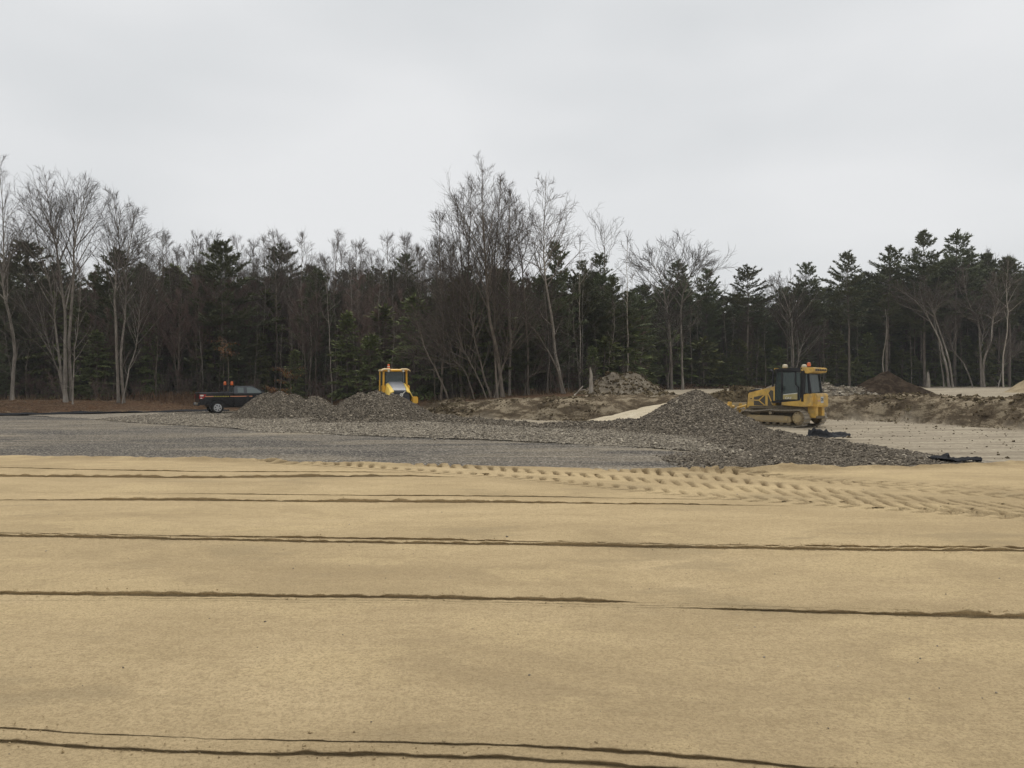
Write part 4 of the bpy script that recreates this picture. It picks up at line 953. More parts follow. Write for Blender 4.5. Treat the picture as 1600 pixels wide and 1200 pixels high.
fill(46, ['shrub0', 'shrub1'], 'bare_shrub', 'low leafless shrub', (-1.2, 2.5), lambda p, d, z: r.uniform(1.4, 3.2), cat='shrub', pr=(-60, 1000))
# beech saplings that keep their rusty leaves
def beech(label, p, q, d, hgt, lo, n, seed):
    x, y, _ = px(p, 0, d); rr = random.Random(seed); z0 = H1(x, y)
    e = empty('beech_sapling', (x, y, z0)); T = TB(); nv = []; nf = []
    P = smooth_path([(0, 0, -.1), (.1, 0, hgt*.5), (-.1, 0, hgt)], 6, rr, .04); T.tube(P, [.05*(1-.12*i) for i in range(7)], 5)
    for k in range(14):
        p_, _d = at_path(P, rr.uniform(lo, 1)); a = rr.uniform(0, 6.28); B = limb(rr, p_, Vector((math.cos(a), math.sin(a), .15)), rr.uniform(.7, 1.7), 4, 0, .15); T.tube(B, [.014, .012, .01, .008, .005], 3)
        for c in range(n//14):
            q_, d_ = at_path(B, rr.uniform(.2, 1)); q_ = q_+Vector((rr.uniform(-.18, .18), rr.uniform(-.18, .18), rr.uniform(-.2, .06)))
            u_ = Vector((rr.uniform(-1, 1), rr.uniform(-1, 1), rr.uniform(-1.2, 0))).normalized()*.11; v_ = u_.cross(Vector((rr.uniform(-1, 1), rr.uniform(-1, 1), 1))).normalized()*.04; k0 = len(nv)
            for w_ in (q_, q_+u_*.5+v_, q_+u_, q_+u_*.5-v_): nv.append(tuple(w_))
            nf.append((k0, k0+1, k0+2, k0+3))
    link('trunk', T.mesh('trunk', M['barkbrown']), e); link('crown', np_mesh('crown', np.array(nv), np.array(nf), M['rustleaf'], False), e); tag(e, label, 'sapling')
beech('sapling with orange dead leaves high above the pickup bed', 355, 545, 62, 5.0, .7, 210, 1)
beech('sapling with orange dead leaves low behind the small pointed pile', 436, 605, 60, 1.7, .15, 500, 2)
beech('sapling with rusty leaves above the stone pile beside the pickup', 452, 575, 62, 3.0, .5, 300, 3)
# rust-coloured reeds left of the pickup
n = 1100; gx = nrg.normal(-25.6, 3.2, n); gy = nrg.uniform(59.5, 64, n); gz = height(gx, gy); hh = nrg.uniform(.2, .8, n); an = nrg.uniform(0, 6.28, n)
lx, ly = nrg.normal(0, .16, n), nrg.normal(0, .16, n); w_ = 0.016
V = np.stack([np.stack([gx-w_*np.cos(an), gy-w_*np.sin(an), gz-.02], -1), np.stack([gx+w_*np.cos(an), gy+w_*np.sin(an), gz-.02], -1), np.stack([gx+lx+w_*np.cos(an), gy+ly+w_*np.sin(an), gz+hh], -1), np.stack([gx+lx-w_*np.cos(an), gy+ly-w_*np.sin(an), gz+hh], -1)], 1).reshape(-1, 3)
tag(link('dry_reeds', np_mesh('dry_reeds', V, np.arange(4*n).reshape(-1, 4), M['reed'])), 'rust-coloured dry reeds at the wood edge left of the pickup', 'reeds', kind='stuff')
n = 5000; gx = nrg.uniform(-46, 8, n); gy = np.array([front(800+1200*a/60) for a in gx])-nrg.uniform(-4, 3.0, n); k = toe_sd(gx, gy) > 1.5; gx, gy = gx[k], gy[k]; n = len(gx)
gz = height(gx, gy); hh = nrg.uniform(.15, .6, n); an = nrg.uniform(0, 6.28, n); lx, ly = nrg.normal(0, .12, n), nrg.normal(0, .12, n); w_ = 0.014
V = np.stack([np.stack([gx-w_*np.cos(an), gy-w_*np.sin(an), gz-.02], -1), np.stack([gx+w_*np.cos(an), gy+w_*np.sin(an), gz-.02], -1), np.stack([gx+lx, gy+ly, gz+hh], -1)], 1).reshape(-1, 3)
tag(link('dry_grass', np_mesh('dry_grass', V, np.arange(3*n).reshape(-1, 3), M['leaf'])), 'dry grass and stalks along the foot of the woods', 'grass', kind='stuff')

# the depth of the wood, too far in to tell tree from tree
n = 30000; pp = nrg.uniform(-160, 1760, n); fr = np.interp(pp, [-160, 250, 640, 985, 1010, 1300, 1760], [62, 65, 60, 64, 88, 97, 97]); dd = fr+nrg.uniform(16, 62, n)
gx = (pp-800)/1200*dd; gy = dd; ht = np.interp(pp, *TOPL); zt = (600-ht)/1200*dd*0.80; gz = np.maximum(height(gx, gy)+0.2, 0.3+zt*nrg.random(n)**1.3)
ang = nrg.uniform(0, 6.28, n); sz = nrg.uniform(.45, 1.15, n); tl = nrg.uniform(-.5, .3, n)
def blade(a0, L, wd):
    ux, uy = np.cos(ang+a0)*sz*L, np.sin(ang+a0)*sz*L; vx, vy = -np.sin(ang+a0)*sz*wd, np.cos(ang+a0)*sz*wd
    c = np.stack([gx, gy, gz], -1); u = np.stack([ux, uy, sz*tl], -1); v = np.stack([vx, vy, sz*wd*nrg.uniform(-1, 1, n)], -1)
    return np.stack([c-u*.4, c+v, c+u, c-v], 1)
V = np.concatenate([blade(a, 1.0, .28).reshape(-1, 3) for a in (0, 2.1, 4.2)])
tag(link('deep_woods', np_mesh('deep_woods', V, np.arange(len(V)).reshape(-1, 4), M['pine'])), 'dark evergreen depth of the wood behind the front trees', 'woods', kind='stuff')

# ------------------------------------------------------------------ thin damp air of the overcast day
hz = MB().box((0, 300, 16.25), (1840, 1840, 35.5)); hm = bpy.data.materials.new('damp_air'); hm.use_nodes = True; hn = hm.node_tree; hn.nodes.clear()
ho = hn.nodes.new('ShaderNodeOutputMaterial'); hv = hn.nodes.new('ShaderNodeVolumePrincipled'); hv.inputs['Color'].default_value = (0.90, 0.92, 0.95, 1); hv.inputs['Density'].default_value = 0.00035
hn.links.new(hv.outputs[0], ho.inputs['Volume'])
tag(hz.build('haze', hm), 'thin grey haze hanging over the whole site', 'haze', kind='stuff')
# ------------------------------------------------------------------ machines
YEL = m_plain('machine_yellow', (0.72, 0.46, 0.11), 0.5, 0.3, wear=0.22, scale=3, dirt=(0.36, 0.26, 0.14), dirt_amt=0.34)
YELD = m_plain('muddy_yellow', (0.52, 0.39, 0.19), 0.7, 0.2, wear=0.25, scale=3, dirt=(0.33, 0.26, 0.16), dirt_amt=0.7)
YELR = m_plain('roller_yellow', (0.80, 0.45, 0.045), 0.35, 0.5, wear=0.1, scale=3)
YELP = m_plain('roller_pale_yellow', (0.85, 0.60, 0.12), 0.35, 0.5, wear=0.08, scale=3)
BLK = m_plain('black_frame', (0.018, 0.018, 0.02), 0.45, 0.4, wear=0.3, scale=8)
RUB = m_plain('tyre_rubber', (0.022, 0.021, 0.02), 0.85, 0.2, wear=0.35, scale=8, dirt=(0.12, 0.1, 0.08), dirt_amt=0.2)
STEEL = m_plain('worn_steel', (0.36, 0.32, 0.26), 0.5, 0.4, 0.25, wear=0.4, scale=9, dirt=DUST, dirt_amt=0.35)
MUDST = m_plain('muddy_steel', (0.15, 0.125, 0.09), 0.8, 0.2, 0.1, wear=0.4, scale=9, dirt=(0.2, 0.16, 0.105), dirt_amt=0.5)
GRY = m_plain('hood_grey', (0.26, 0.265, 0.28), 0.4, 0.4, wear=0.12, scale=4)
DGRY = m_plain('grille_grey', (0.055, 0.058, 0.066), 0.55, 0.3, wear=0.25, scale=10)
MESHG = m_plain('grille_mesh', (0.11, 0.095, 0.07), 0.7, 0.3, wear=0.4, scale=30)
WHT = m_plain('white_plastic', (0.72, 0.70, 0.63), 0.4, 0.4, wear=0.1)
CRM = m_plain('cream_dome', (0.66, 0.58, 0.40), 0.4, 0.4, wear=0.1)
ORG = m_plain('amber_lens', (0.70, 0.14, 0.025), 0.2, 0.6, wear=0.1)
PAINT = m_plain('black_paint', (0.012, 0.0125, 0.015), 0.16, 0.6, wear=0.2, scale=2)
CHR = m_plain('wheel_alloy', (0.55, 0.56, 0.57), 0.35, 0.5, 0.6, wear=0.15)
REDL = m_plain('red_lens', (0.35, 0.012, 0.015), 0.15, 0.6, wear=0.1)
PEACH = m_plain('orange_stripe', (0.66, 0.27, 0.14), 0.4, 0.4, wear=0.1)
YSTR = m_plain('yellow_stripe', (0.55, 0.45, 0.06), 0.4, 0.4, wear=0.15)
GREYP = m_plain('grey_upholstery', (0.30, 0.31, 0.33), 0.7, 0.2, wear=0.3)
SEAT = m_plain('black_upholstery', (0.03, 0.03, 0.032), 0.7, 0.2, wear=0.3)
GLA = m_glass('tinted_glass', (0.50, 0.58, 0.56), 0.34)
GLT = m_glass('truck_glass', (0.35, 0.40, 0.40), 0.72)
GLD = m_glass('dark_glass', (0.30, 0.36, 0.35), 0.42)
CLAY = m_plain('licence_plate', (0.55, 0.56, 0.55), 0.4, 0.4, wear=0.15)

def text(name, body, size, mat, parent, loc, rot, ext=0.004, sx=1.0):
    c = bpy.data.curves.new(name, 'FONT'); c.body = body; c.size = size; c.extrude = ext; c.align_x = 'CENTER'; c.align_y = 'CENTER'; c.offset = size*0.02
    t = bpy.data.objects.new(name, c); COL.objects.link(t); bpy.context.view_layer.update()
    me = bpy.data.meshes.new_from_object(t.evaluated_get(bpy.context.evaluated_depsgraph_get())); bpy.data.objects.remove(t)
    me.materials.clear(); me.materials.append(mat)
    o = link(name, me, parent); o.location = loc; o.rotation_euler = rot; o.scale = (sx, 1, 1); o['kind'] = 'print'; del o['kind']
    return o

# ---------------- bulldozer: +x forward, +y its left side
dz_x, dz_y, _ = px(1222, 0, 38.4)
D = empty('bulldozer', (dz_x, dz_y, H1(dz_x, dz_y)+0.01), R(133.3))
tag(D, 'yellow tracked bulldozer with glazed cab behind the largest stone pile', 'bulldozer')
def track_path(n=200):
    # rear sprocket, sagging top run over the carrier roller, front idler, flat ground run
    rx, rz, rr_ = -1.36, 0.46, 0.38; fx, fz, fr = 1.40, 0.42, 0.34
    pts = []
    for i in range(25): a = R(90+180*i/24); pts.append((rx+rr_*math.cos(a), rz+rr_*math.sin(a)))      # back, going down
    pts = pts[:]; pts += [(-1.2, 0.045), (-0.6, 0.04), (0, 0.04), (0.6, 0.04), (1.2, 0.05)]
    for i in range(25): a = R(-78+168*i/24); pts.append((fx+fr*math.cos(a), fz+fr*math.sin(a)))
    pts += [(1.0, 0.735), (0.55, 0.775), (0.1, 0.83), (-0.4, 0.80), (-0.9, 0.81)]
    P = [Vector((a, 0, b)) for a, b in pts]; P.append(P[0])
    L = [0]
    for a, b in zip(P[:-1], P[1:]): L.append(L[-1]+(b-a).length)
    def f(s):
        s %= L[-1]
        for i in range(len(L)-1):
            if L[i+1] >= s:
                t = (s-L[i])/max(1e-9, L[i+1]-L[i]); return P[i].lerp(P[i+1], t)
        return P[-1]
    return f, L[-1]
tf, tl_ = track_path()
sm = MB(); sm.box((0, 0, 0.0), (0.165, 0.54, 0.028)); sm.prism([(-0.075, 0.012), (-0.05, 0.012), (-0.055, 0.058), (-0.07, 0.058)], -0.27, 0.27)
proto = None; NS = 46
for side in (1, -1):
    yc = side*0.89
    ch = MB()
    path = [tf(tl_*i/92) for i in range(92)]
    for i in range(92):      # link chain under the shoes
        a, b = path[i], path[(i+1) % 92]; ctr = Vector((0.03, 0, 0.44)); m_ = (a+b)/2; inn = (ctr-m_); inn.x *= 0.0; 
        d = (b-a).normalized(); nin = Vector((-d.z, 0, d.x)); ch.bar(m_+nin*0.055-d*0.05+Vector((0, yc, 0)), m_+nin*0.055+d*0.05+Vector((0, yc, 0)), 0.16, 0.075)
    trk = ch.build('track', MUDST, D)
    for i in range(NS):
        s0 = tl_*i/NS; a, b = tf(s0-0.07), tf(s0+0.07); d = (b-a).normalized(); nin = Vector((-d.z, 0, d.x))
        if proto is None: o = sm.build('track_shoe', STEEL, trk); proto = o.data
        else: o = link('track_shoe', proto, trk)
        p = (a+b)/2+Vector((0, yc, 0)); q = Matrix((d, Vector((0, 1, 0)), -nin)).transposed()
        if q.determinant() < 0: q = Matrix((d, Vector((0, -1, 0)), -nin)).transposed()
        o.matrix_local = Matrix.Translation(p) @ q.to_4x4()
    fr_ = MB(); fr_.prism([(-1.02, 0.30), (-0.95, 0.52), (-0.6, 0.56), (1.22, 0.56), (1.34, 0.48), (1.34, 0.32), (1.2, 0.24), (-0.9, 0.22)], yc-0.17, yc+0.17)
    tfm = fr_.build('track_frame', YELD, D, 0.02)
    MB().box((0.1, yc+side*0.185, 0.40), (1.9, 0.03, 0.20)).build('guard_plate', YELD, tfm, 0.008)
    sp_ = MB().lathe([(0.05, -0.09), (0.30, -0.09), (0.33, -0.04), (0.33, 0.04), (0.29, 0.09), (0.22, 0.10), (0.20, 0.15), (0.05, 0.155)], (-1.36, yc+(0.06 if side > 0 else -0.06), 0.46), 'Y', 26)
    spo = sp_.build('sprocket', YELD, D, smooth=True)
    for k in range(10):
        a = 6.283*k/10; MB().lathe([(0.022, 0), (0.022, 0.03), (0.012, 0.036)], (-1.36+0.255*math.cos(a), yc+0.15, 0.46+0.255*math.sin(a)), 'Y', 6).build('bolt', MUDST, spo)
    MB().lathe([(0.04, -0.10), (0.27, -0.10), (0.30, -0.05), (0.30, 0.05), (0.27, 0.10), (0.10, 0.12), (0.04, 0.12)], (1.40, yc, 0.42), 'Y', 24).build('idler', MUDST, D, smooth=True)
    for k in range(6):
        MB().lathe([(0.03, -0.13), (0.10, -0.13), (0.10, 0.13), (0.05, 0.16), (0.03, 0.16)], (-0.86+0.37*k, yc, 0.185), 'Y', 14).build('track_roller', MUDST, D, smooth=True)
    MB().lathe([(0.03, -0.12), (0.085, -0.12), (0.085, 0.12), (0.03, 0.13)], (0.10, yc, 0.69), 'Y', 14).build('carrier_roller', STEEL, D, smooth=True)
# lower hull and belly
hb = MB(); hb.prism([(-1.55, 0.42), (-1.55, 1.0), (-1.2, 1.08), (1.5, 0.98), (1.62, 0.85), (1.55, 0.48), (1.2, 0.36), (-1.2, 0.36)], -0.56, 0.56); hb.build('hull', MUDST, D, 0.02)
# engine hood, sloping down to the front
hd = MB(); hd.prism([(0.10, 0.95), (0.10, 2.0), (1.52, 1.66), (1.60, 1.60), (1.66, 0.90), (1.60, 0.80)], -0.50, 0.50); hood = hd.build('hood', YEL, D, 0.03)
def quadp(name, pts, y, t, mat, par):
    m = MB(); m.prism(pts, y, y+t); return m.build(name, mat, par)
for s in (1, -1):
    y0 = s*0.502; t = s*0.012
    quadp('grille_panel', [(0.64, 1.02), (0.64, 1.56), (1.26, 1.44), (1.26, 1.02)], y0, t*0.6, MESHG, hood)
    quadp('grille_panel', [(0.20, 1.02), (0.20, 1.76), (0.34, 1.80), (0.50, 1.60), (0.50, 1.02)], y0, t*0.6, MESHG, hood)
    for a, b in (((0.98, 1.28), (0.66, 1.55)), ((0.98, 1.28), (0.66, 1.03)), ((0.98, 1.28), (1.25, 1.28)), ((0.22, 1.06), (0.48, 1.62))):
        MB().bar((a[0], y0+t*1.2, a[1]), (b[0], y0+t*1.2, b[1]), 0.022, 0.05).build('grille_brace', YEL, hood)
    quadp('vent', [(1.36, 1.34), (1.36, 1.38), (1.46, 1.37), (1.46, 1.33)], y0, t*0.5, BLK, hood)
    MB().box((0.75, s*0.62, 0.90), (1.1, 0.2, 0.05)).build('step_plate', MUDST, D, 0.01)
MB().box((1.655, 0, 1.2), (0.05, 0.96, 0.78), Matrix.Rotation(R(-4), 3, 'Y')).build('radiator_grille', BLK, hood, 0.02)
MB().box((1.44, 0.1, 1.76), (0.42, 0.5, 0.10), Matrix.Rotation(R(13), 3, 'Y')).build('hood_cap', DGRY, hood, 0.03)
ex = MB(); ex.tube([(0.30, 0.36, 1.9), (0.30, 0.36, 2.62), (0.34, 0.36, 2.74), (0.44, 0.36, 2.82)], [0.055, 0.055, 0.055, 0.05], 12); ex.build('exhaust_pipe', BLK, hood, smooth=True)
# cab: floor, pillars, roof, glass
cab = MB().box((-0.72, 0, 1.22), (1.86, 1.40, 0.10)).build('cab', BLK, D, 0.01)
def pil(a, b, wd=0.08): MB().bar(a, b, wd, wd).build('pillar', BLK, cab, 0.008)
for s in (1, -1):
    y = s*0.70; yt = s*0.66
    pil((0.18, s*0.46, 1.25), (0.00, s*0.46, 2.74), 0.07); pil((-0.36, y, 1.25), (-0.34, yt, 2.74), 0.10); pil((-1.42, y, 1.25), (-1.44, yt, 2.72), 0.17)
    pil((-1.72, s*0.62, 1.62), (-1.60, s*0.58, 2.60), 0.07)
    MB().bar((0.0, s*0.5, 2.74), (-1.5, yt, 2.74), 0.09, 0.09).build('roof_rail', BLK, cab, 0.008)
    # front quarter pane, door pane
    g1 = MB(); g1.plate([(0.16, s*0.48, 1.30), (-0.33, s*0.69, 1.30), (-0.32, s*0.655, 2.70), (0.0, s*0.48, 2.70)], 0.008); g1.build('front_side_pane', GLA, cab)
    g2 = MB(); g2.plate([(-0.40, s*0.705, 1.34), (-1.28, s*0.705, 1.34), (-1.28, s*0.665, 2.66), (-0.38, s*0.665, 2.66)], 0.008); dr = g2.build('door_pane', GLA, cab)
    fr2 = MB(); q = [(-0.42, s*0.715, 1.32), (-1.20, s*0.715, 1.32), (-1.20, s*0.715, 1.95), (-1.05, s*0.70, 2.10), (-1.05, s*0.68, 2.66)]
    for a, b in zip(q[:-1], q[1:]): fr2.bar(a, b, 0.05, 0.06)
    fr2.build('door_frame', BLK, dr)
    g4 = MB(); g4.plate([(-1.50, s*0.69, 1.66), (-1.70, s*0.62, 1.66), (-1.60, s*0.60, 2.58), (-1.50, s*0.66, 2.58)], 0.008); g4.build('rear_side_pane', GLD, cab)
    lp = MB(); lp.prism([(-0.42, 1.34), (-1.20, 1.34), (-1.20, 1.66), (-0.42, 1.56)], s*0.716, s*0.722); lp.build('door_panel', m_plain('dusty_yellow_panel', (0.44, 0.37, 0.17), 0.5, 0.3, wear=0.2) if s > 0 else bpy.data.materials['dusty_yellow_panel'], dr)
    st_ = MB(); st_.bar((-0.44, s*0.724, 1.575), (-1.18, s*0.724, 1.655), 0.006, 0.035); st_.build('pale_trim', WHT, dr)
    MB().box((-0.42, s*0.80, 1.88), (0.06, 0.16, 0.24)).build('mirror', BLK, cab, 0.02)
    MB().bar((-0.36, s*0.72, 1.88), (-0.42, s*0.80, 1.88), 0.03, 0.03).build('mirror_arm', BLK, cab)
text('door_lettering', 'CAT', 0.15, WHT, cab, (-0.70, 0.735, 1.41), (R(90), 0, R(180)), 0.004, 1.15)
g3 = MB(); g3.plate([(-1.74, -0.52, 1.66), (-1.74, 0.52, 1.66), (-1.625, 0.50, 2.56), (-1.625, -0.50, 2.56)], 0.008); g3.build('rear_pane', GLD, cab)
rf = MB()
for a, b in (((-1.755, -0.60, 1.64), (-1.755, 0.60, 1.64)), ((-1.615, -0.60, 2.60), (-1.615, 0.60, 2.60)), ((-1.755, 0.57, 1.64), (-1.62, 0.55, 2.60)), ((-1.755, -0.57, 1.64), (-1.62, -0.55, 2.60))): rf.bar(a, b, 0.075, 0.09)
rf.build('rear_window_frame', BLK, cab)
g5 = MB(); g5.plate([(0.17, -0.44, 1.98), (0.17, 0.44, 1.98), (0.01, 0.44, 2.70), (0.01, -0.44, 2.70)], 0.008); g5.build('windscreen', GLA, cab)
roof = MB().prism([(0.08, 2.76), (0.06, 2.84), (-0.4, 2.88), (-1.3, 2.88), (-1.45, 2.84), (-1.45, 2.76)], -0.66, 0.66).build('roof', BLK, cab, 0.02)
MB().box((0.06, 0.42, 2.83), (0.12, 0.36, 0.09)).build('front_light_housing', YEL, roof, 0.015)
MB().box((0.06, -0.42, 2.83), (0.12, 0.36, 0.09)).build('front_light_housing', YEL, roof, 0.015)
ac = MB().prism([(-1.30, 2.63), (-1.30, 2.92), (-1.95, 2.88), (-1.98, 2.84), (-1.96, 2.66), (-1.62, 2.60)], -0.70, 0.70).build('rear_roof_unit', YEL, roof, 0.025)
for k in range(5): MB().box((-1.985, -0.5+0.24*k, 2.77), (0.02, 0.17, 0.09)).build('vent_slot', BLK, ac)
for k in range(2): MB().lathe([(0.035, 0), (0.035, 0.01)], (-1.36-0.0*k, 0.700, 2.84-0.13*k), 'Y', 10).build('bolt', BLK, ac)
for xx, yy, hh in ((-0.42, 0.52, 0.0), (-1.0, -0.3, 0.0)):
    MB().lathe([(0.07, 2.86), (0.07, 2.90), (0.125, 2.91), (0.13, 2.96), (0.115, 3.03), (0.06, 3.06)], (xx, yy, hh), 'Z', 20).build('gps_dome', CRM, roof, smooth=True)
MB().lathe([(0.115, 2.86), (0.115, 2.92)], (-0.42, 0.52, -0.005), 'Z', 16).build('dome_mount', YEL, roof)
bc = MB().lathe([(0.09, 2.90), (0.09, 2.95)], (-1.52, 0.28, 0), 'Z', 16).build('beacon_base', BLK, roof)
MB().lathe([(0.085, 2.95), (0.09, 3.06), (0.075, 3.12), (0.03, 3.14)], (-1.52, 0.28, 0), 'Z', 16).build('beacon_lens', ORG, roof, smooth=True)
# seat and consoles
sb_ = MB(); sb_.box((-0.85, 0, 1.55), (0.5, 0.5, 0.14)); sb_.build('seat', SEAT, cab, 0.04)
MB().box((-1.12, 0, 1.95), (0.14, 0.5, 0.75), Matrix.Rotation(R(-8), 3, 'Y')).build('seat_back', SEAT, cab, 0.05)
MB().box((-0.14, 0.05, 1.62), (0.22, 0.7, 0.6), Matrix.Rotation(R(14), 3, 'Y')).build('dashboard', SEAT, cab, 0.05)
MB().box((-0.16, 0.38, 1.78), (0.10, 0.16, 0.26), Matrix.Rotation(R(30), 3, 'Y')).build('display_housing', GREYP, cab, 0.02)
MB().box((-0.26, 0.40, 1.50), (0.26, 0.12, 0.16), Matrix.Rotation(R(35), 3, 'Y')).build('pedal_plate', GREYP, cab, 0.02)
# rear body: fender decks, fuel tank and hitch
for s in (1, -1):
    m = MB(); m.prism([(-0.35, 1.06), (-0.35, 1.20), (-1.30, 1.30), (-1.38, 1.60), (-1.92, 1.64), (-1.92, 1.04), (-1.5, 1.0)], s*0.60, s*0.76); m.build('fender', YEL, D, 0.02)
tank = MB().prism([(-1.40, 1.00), (-1.40, 1.66), (-2.02, 1.64), (-2.08, 1.58), (-2.08, 1.04), (-2.02, 0.98)], -0.60, 0.60).build('fuel_tank', YEL, D, 0.03)
MB().box((-2.085, 0.10, 1.34), (0.014, 0.30, 0.30)).build('model_plate', m_plain('pale_plate', (0.55, 0.58, 0.58), 0.4, 0.3, wear=0.1), tank, 0.006)
text('model_number', 'D5', 0.21, BLK, tank, (-2.095, 0.10, 1.34), (R(90), 0, R(-90)), 0.003)
MB().box((-2.085, 0.42, 1.30), (0.010, 0.22, 0.07)).build('warning_label', m_plain('red_label', (0.55, 0.30, 0.26), 0.4, 0.3, wear=0.3, scale=30), tank)
MB().lathe([(0.07, 0), (0.07, 0.05), (0.03, 0.06)], (-1.72, -0.3, 1.655), 'Z', 14).build('filler_cap', BLK, tank)
MB().box((-1.75, 0.34, 0.74), (0.40, 0.28, 0.54)).build('hitch_bracket', YEL, D, 0.02)
MB().box((-1.75, -0.34, 0.74), (0.40, 0.28, 0.54)).build('hitch_bracket', YEL, D, 0.02)
MB().box((-1.85, 0, 0.50), (0.3, 0.9, 0.12)).build('drawbar', MUDST, D, 0.02)
# blade with push arms and lift cylinders
bl = []
for i in range(9):
    a = -0.55+1.25*i/8; bl.append((2.78-0.16*math.cos(a*1.6)+0.05, 0.06+1.06*i/8))
bo = bl+[(x+0.045, z) for x, z in reversed(bl)]
blade_o = MB().prism(bo, -1.45, 1.45).build('blade', YELD, D)
MB().bar((2.66, -1.45, 0.07), (2.66, 1.45, 0.07), 0.03, 0.16).build('cutting_edge', STEEL, blade_o)
for s in (1, -1):
    MB().box((2.66, s*1.40, 0.62), (0.14, 0.05, 0.95)).build('end_plate', YELD, blade_o, 0.01)
    MB().box((2.62, s*0.55, 0.80), (0.16, 0.10, 0.55)).build('lift_bracket', YEL, blade_o, 0.02)
    MB().bar((0.9, s*0.50, 0.55), (2.55, s*0.60, 0.42), 0.16, 0.20).build('push_arm', YELD, D, 0.02)
    cy = MB(); cy.tube([(1.66, s*0.36, 1.02), (2.25, s*0.42, 0.86)], 0.062, 12); cyo = cy.build('lift_cylinder', YEL, D, smooth=True)
    MB().tube([(2.25, s*0.42, 0.86), (2.60, s*0.46, 0.76)], 0.032, 10).build('piston_rod', CHR, cyo, smooth=True)
MB().tube([(2.52, 1.05, 0.98), (2.52, 0.30, 0.92)], 0.075, 12).build('tilt_cylinder', YEL, D, smooth=True)
MB().box((2.50, 0.72, 1.0), (0.16, 0.2, 0.36)).build('cylinder_guard', YEL, D, 0.02)

# ---------------- roller: +x forward (away from the viewer)
rx_, ry_, _ = px(614, 0, 49.6)
C_ = empty('road_roller', (rx_, ry_, 0.06), R(110))
tag(C_, 'yellow soil roller with grey hood seen from behind over a stone pile', 'road roller')
# hood: wide grey top panel sloping to the rear, pale yellow shoulders, dark grille
def hp(name, sec, mat, par=None, bev=0.02):     # lofted strips between cross-sections (x,[(y,z)...])
    m = MB(); k = len(sec[0][1]); V = [(x, y, z) for x, row in sec for y, z in row]
    F = [(i*k+j, i*k+j+1, (i+1)*k+j+1, (i+1)*k+j) for i in range(len(sec)-1) for j in range(k-1)]
    n0 = len(V); V += [(x, y*0.97, z-0.05) for x, y, z in V]
    F += [tuple(q+n0 for q in reversed(f)) for f in F]
    m.add(V, F); 
    e = [(i*k, (i+1)*k, (i+1)*k+n0, i*k+n0) for i in range(len(sec)-1)]+[(i*k+k-1, i*k+k-1+n0, (i+1)*k+k-1+n0, (i+1)*k+k-1) for i in range(len(sec)-1)]
    e += [(j, j+n0, j+1+n0, j+1) for j in range(k-1)]+[((len(sec)-1)*k+j, (len(sec)-1)*k+j+1, (len(sec)-1)*k+j+1+n0, (len(sec)-1)*k+j+n0) for j in range(k-1)]
    m.f += e; return m.build(name, mat, par)
hood2 = hp('hood', [(-0.72, [(-0.62, 2.05), (-0.40, 2.20), (0.40, 2.20), (0.62, 2.05)]), (-1.0, [(-0.60, 2.02), (-0.36, 2.16), (0.36, 2.16), (0.60, 2.02)]), (-1.9, [(-0.56, 1.74), (-0.38, 1.80), (0.38, 1.80), (0.56, 1.74)]), (-2.15, [(-0.54, 1.62), (-0.38, 1.66), (0.38, 1.66), (0.54, 1.62)])], GRY, C_)
for s in (1, -1):
    sh = hp('hood_shoulder', [(-0.95, [(s*0.50, 2.12), (s*0.64, 2.03), (s*0.72, 1.62), (s*0.74, 1.2)]), (-1.9, [(s*0.44, 1.815), (s*0.62, 1.74), (s*0.74, 1.40), (s*0.78, 1.05)]), (-2.35, [(s*0.40, 1.60), (s*0.62, 1.52), (s*0.78, 1.25), (s*0.84, 0.95)])], YELP if s < 0 else YELP, C_)
    MB().box((-1.3, s*0.86, 1.05), (1.9, 0.30, 0.14)).build('fender', YELR, C_, 0.03)
    MB().box((-2.30, s*0.92, 1.05), (0.35, 0.34, 0.42)).build('rear_bumper', YELR, C_, 0.04)
    MB().box((-0.86, s*0.78, 1.62), (0.5, 0.16, 0.7)).build('side_box', YELR, C_, 0.04)
    wh = MB().lathe([(0.30, -0.26), (0.62, -0.26), (0.74, -0.20), (0.76, 0), (0.74, 0.20), (0.62, 0.26), (0.30, 0.26)], (-1.05, s*0.78, 0.76), 'Y', 32).build('wheel', RUB, C_, smooth=True)
    MB().lathe([(0.05, -0.1), (0.30, -0.24), (0.30, 0.24), (0.05, 0.1)], (-1.05, s*0.78, 0.76), 'Y', 20).build('rim', YELR, wh, smooth=True)
gr = MB(); gr.plate([(-2.16, -0.46, 1.60), (-2.16, 0.46, 1.60), (-2.42, 0.62, 0.85), (-2.42, -0.62, 0.85)], -0.05); gro = gr.build('rear_grille', DGRY, C_)
for k in range(6):
    z = 1.50-0.11*k; x = -2.165-0.26*(1.60-z)/0.75-0.015; MB().bar((x, -0.48, z), (x, 0.48, z), 0.02, 0.02).build('grille_slat', BLK, gro)
dg = MB(); dg.bar((-2.225, -0.34, 1.60), (-2.40, 0.20, 1.12), 0.02, 0.045); dg.build('emblem_bar', WHT, gro)
rg = MB()
cx_ = Vector((-2.315, -0.07, 1.36)); uu = Vector((0, 1, 0)); vv_ = Vector((0.33, 0, 0.94)).normalized()
ringp = [cx_+(uu*math.cos(a)+vv_*math.sin(a))*0.085 for a in [6.2832*k/20 for k in range(21)]]
rg.tube(ringp, 0.024, 6, False); rg.build('emblem_ring', WHT, gro)
MB().box((-1.0, 0, 1.05), (2.6, 1.2, 0.8)).build('rear_frame', DGRY, C_, 0.04)
cb_ = MB().box((-0.05, 0, 1.42), (1.36, 1.52, 0.16)).build('cab', YELR, C_, 0.02)
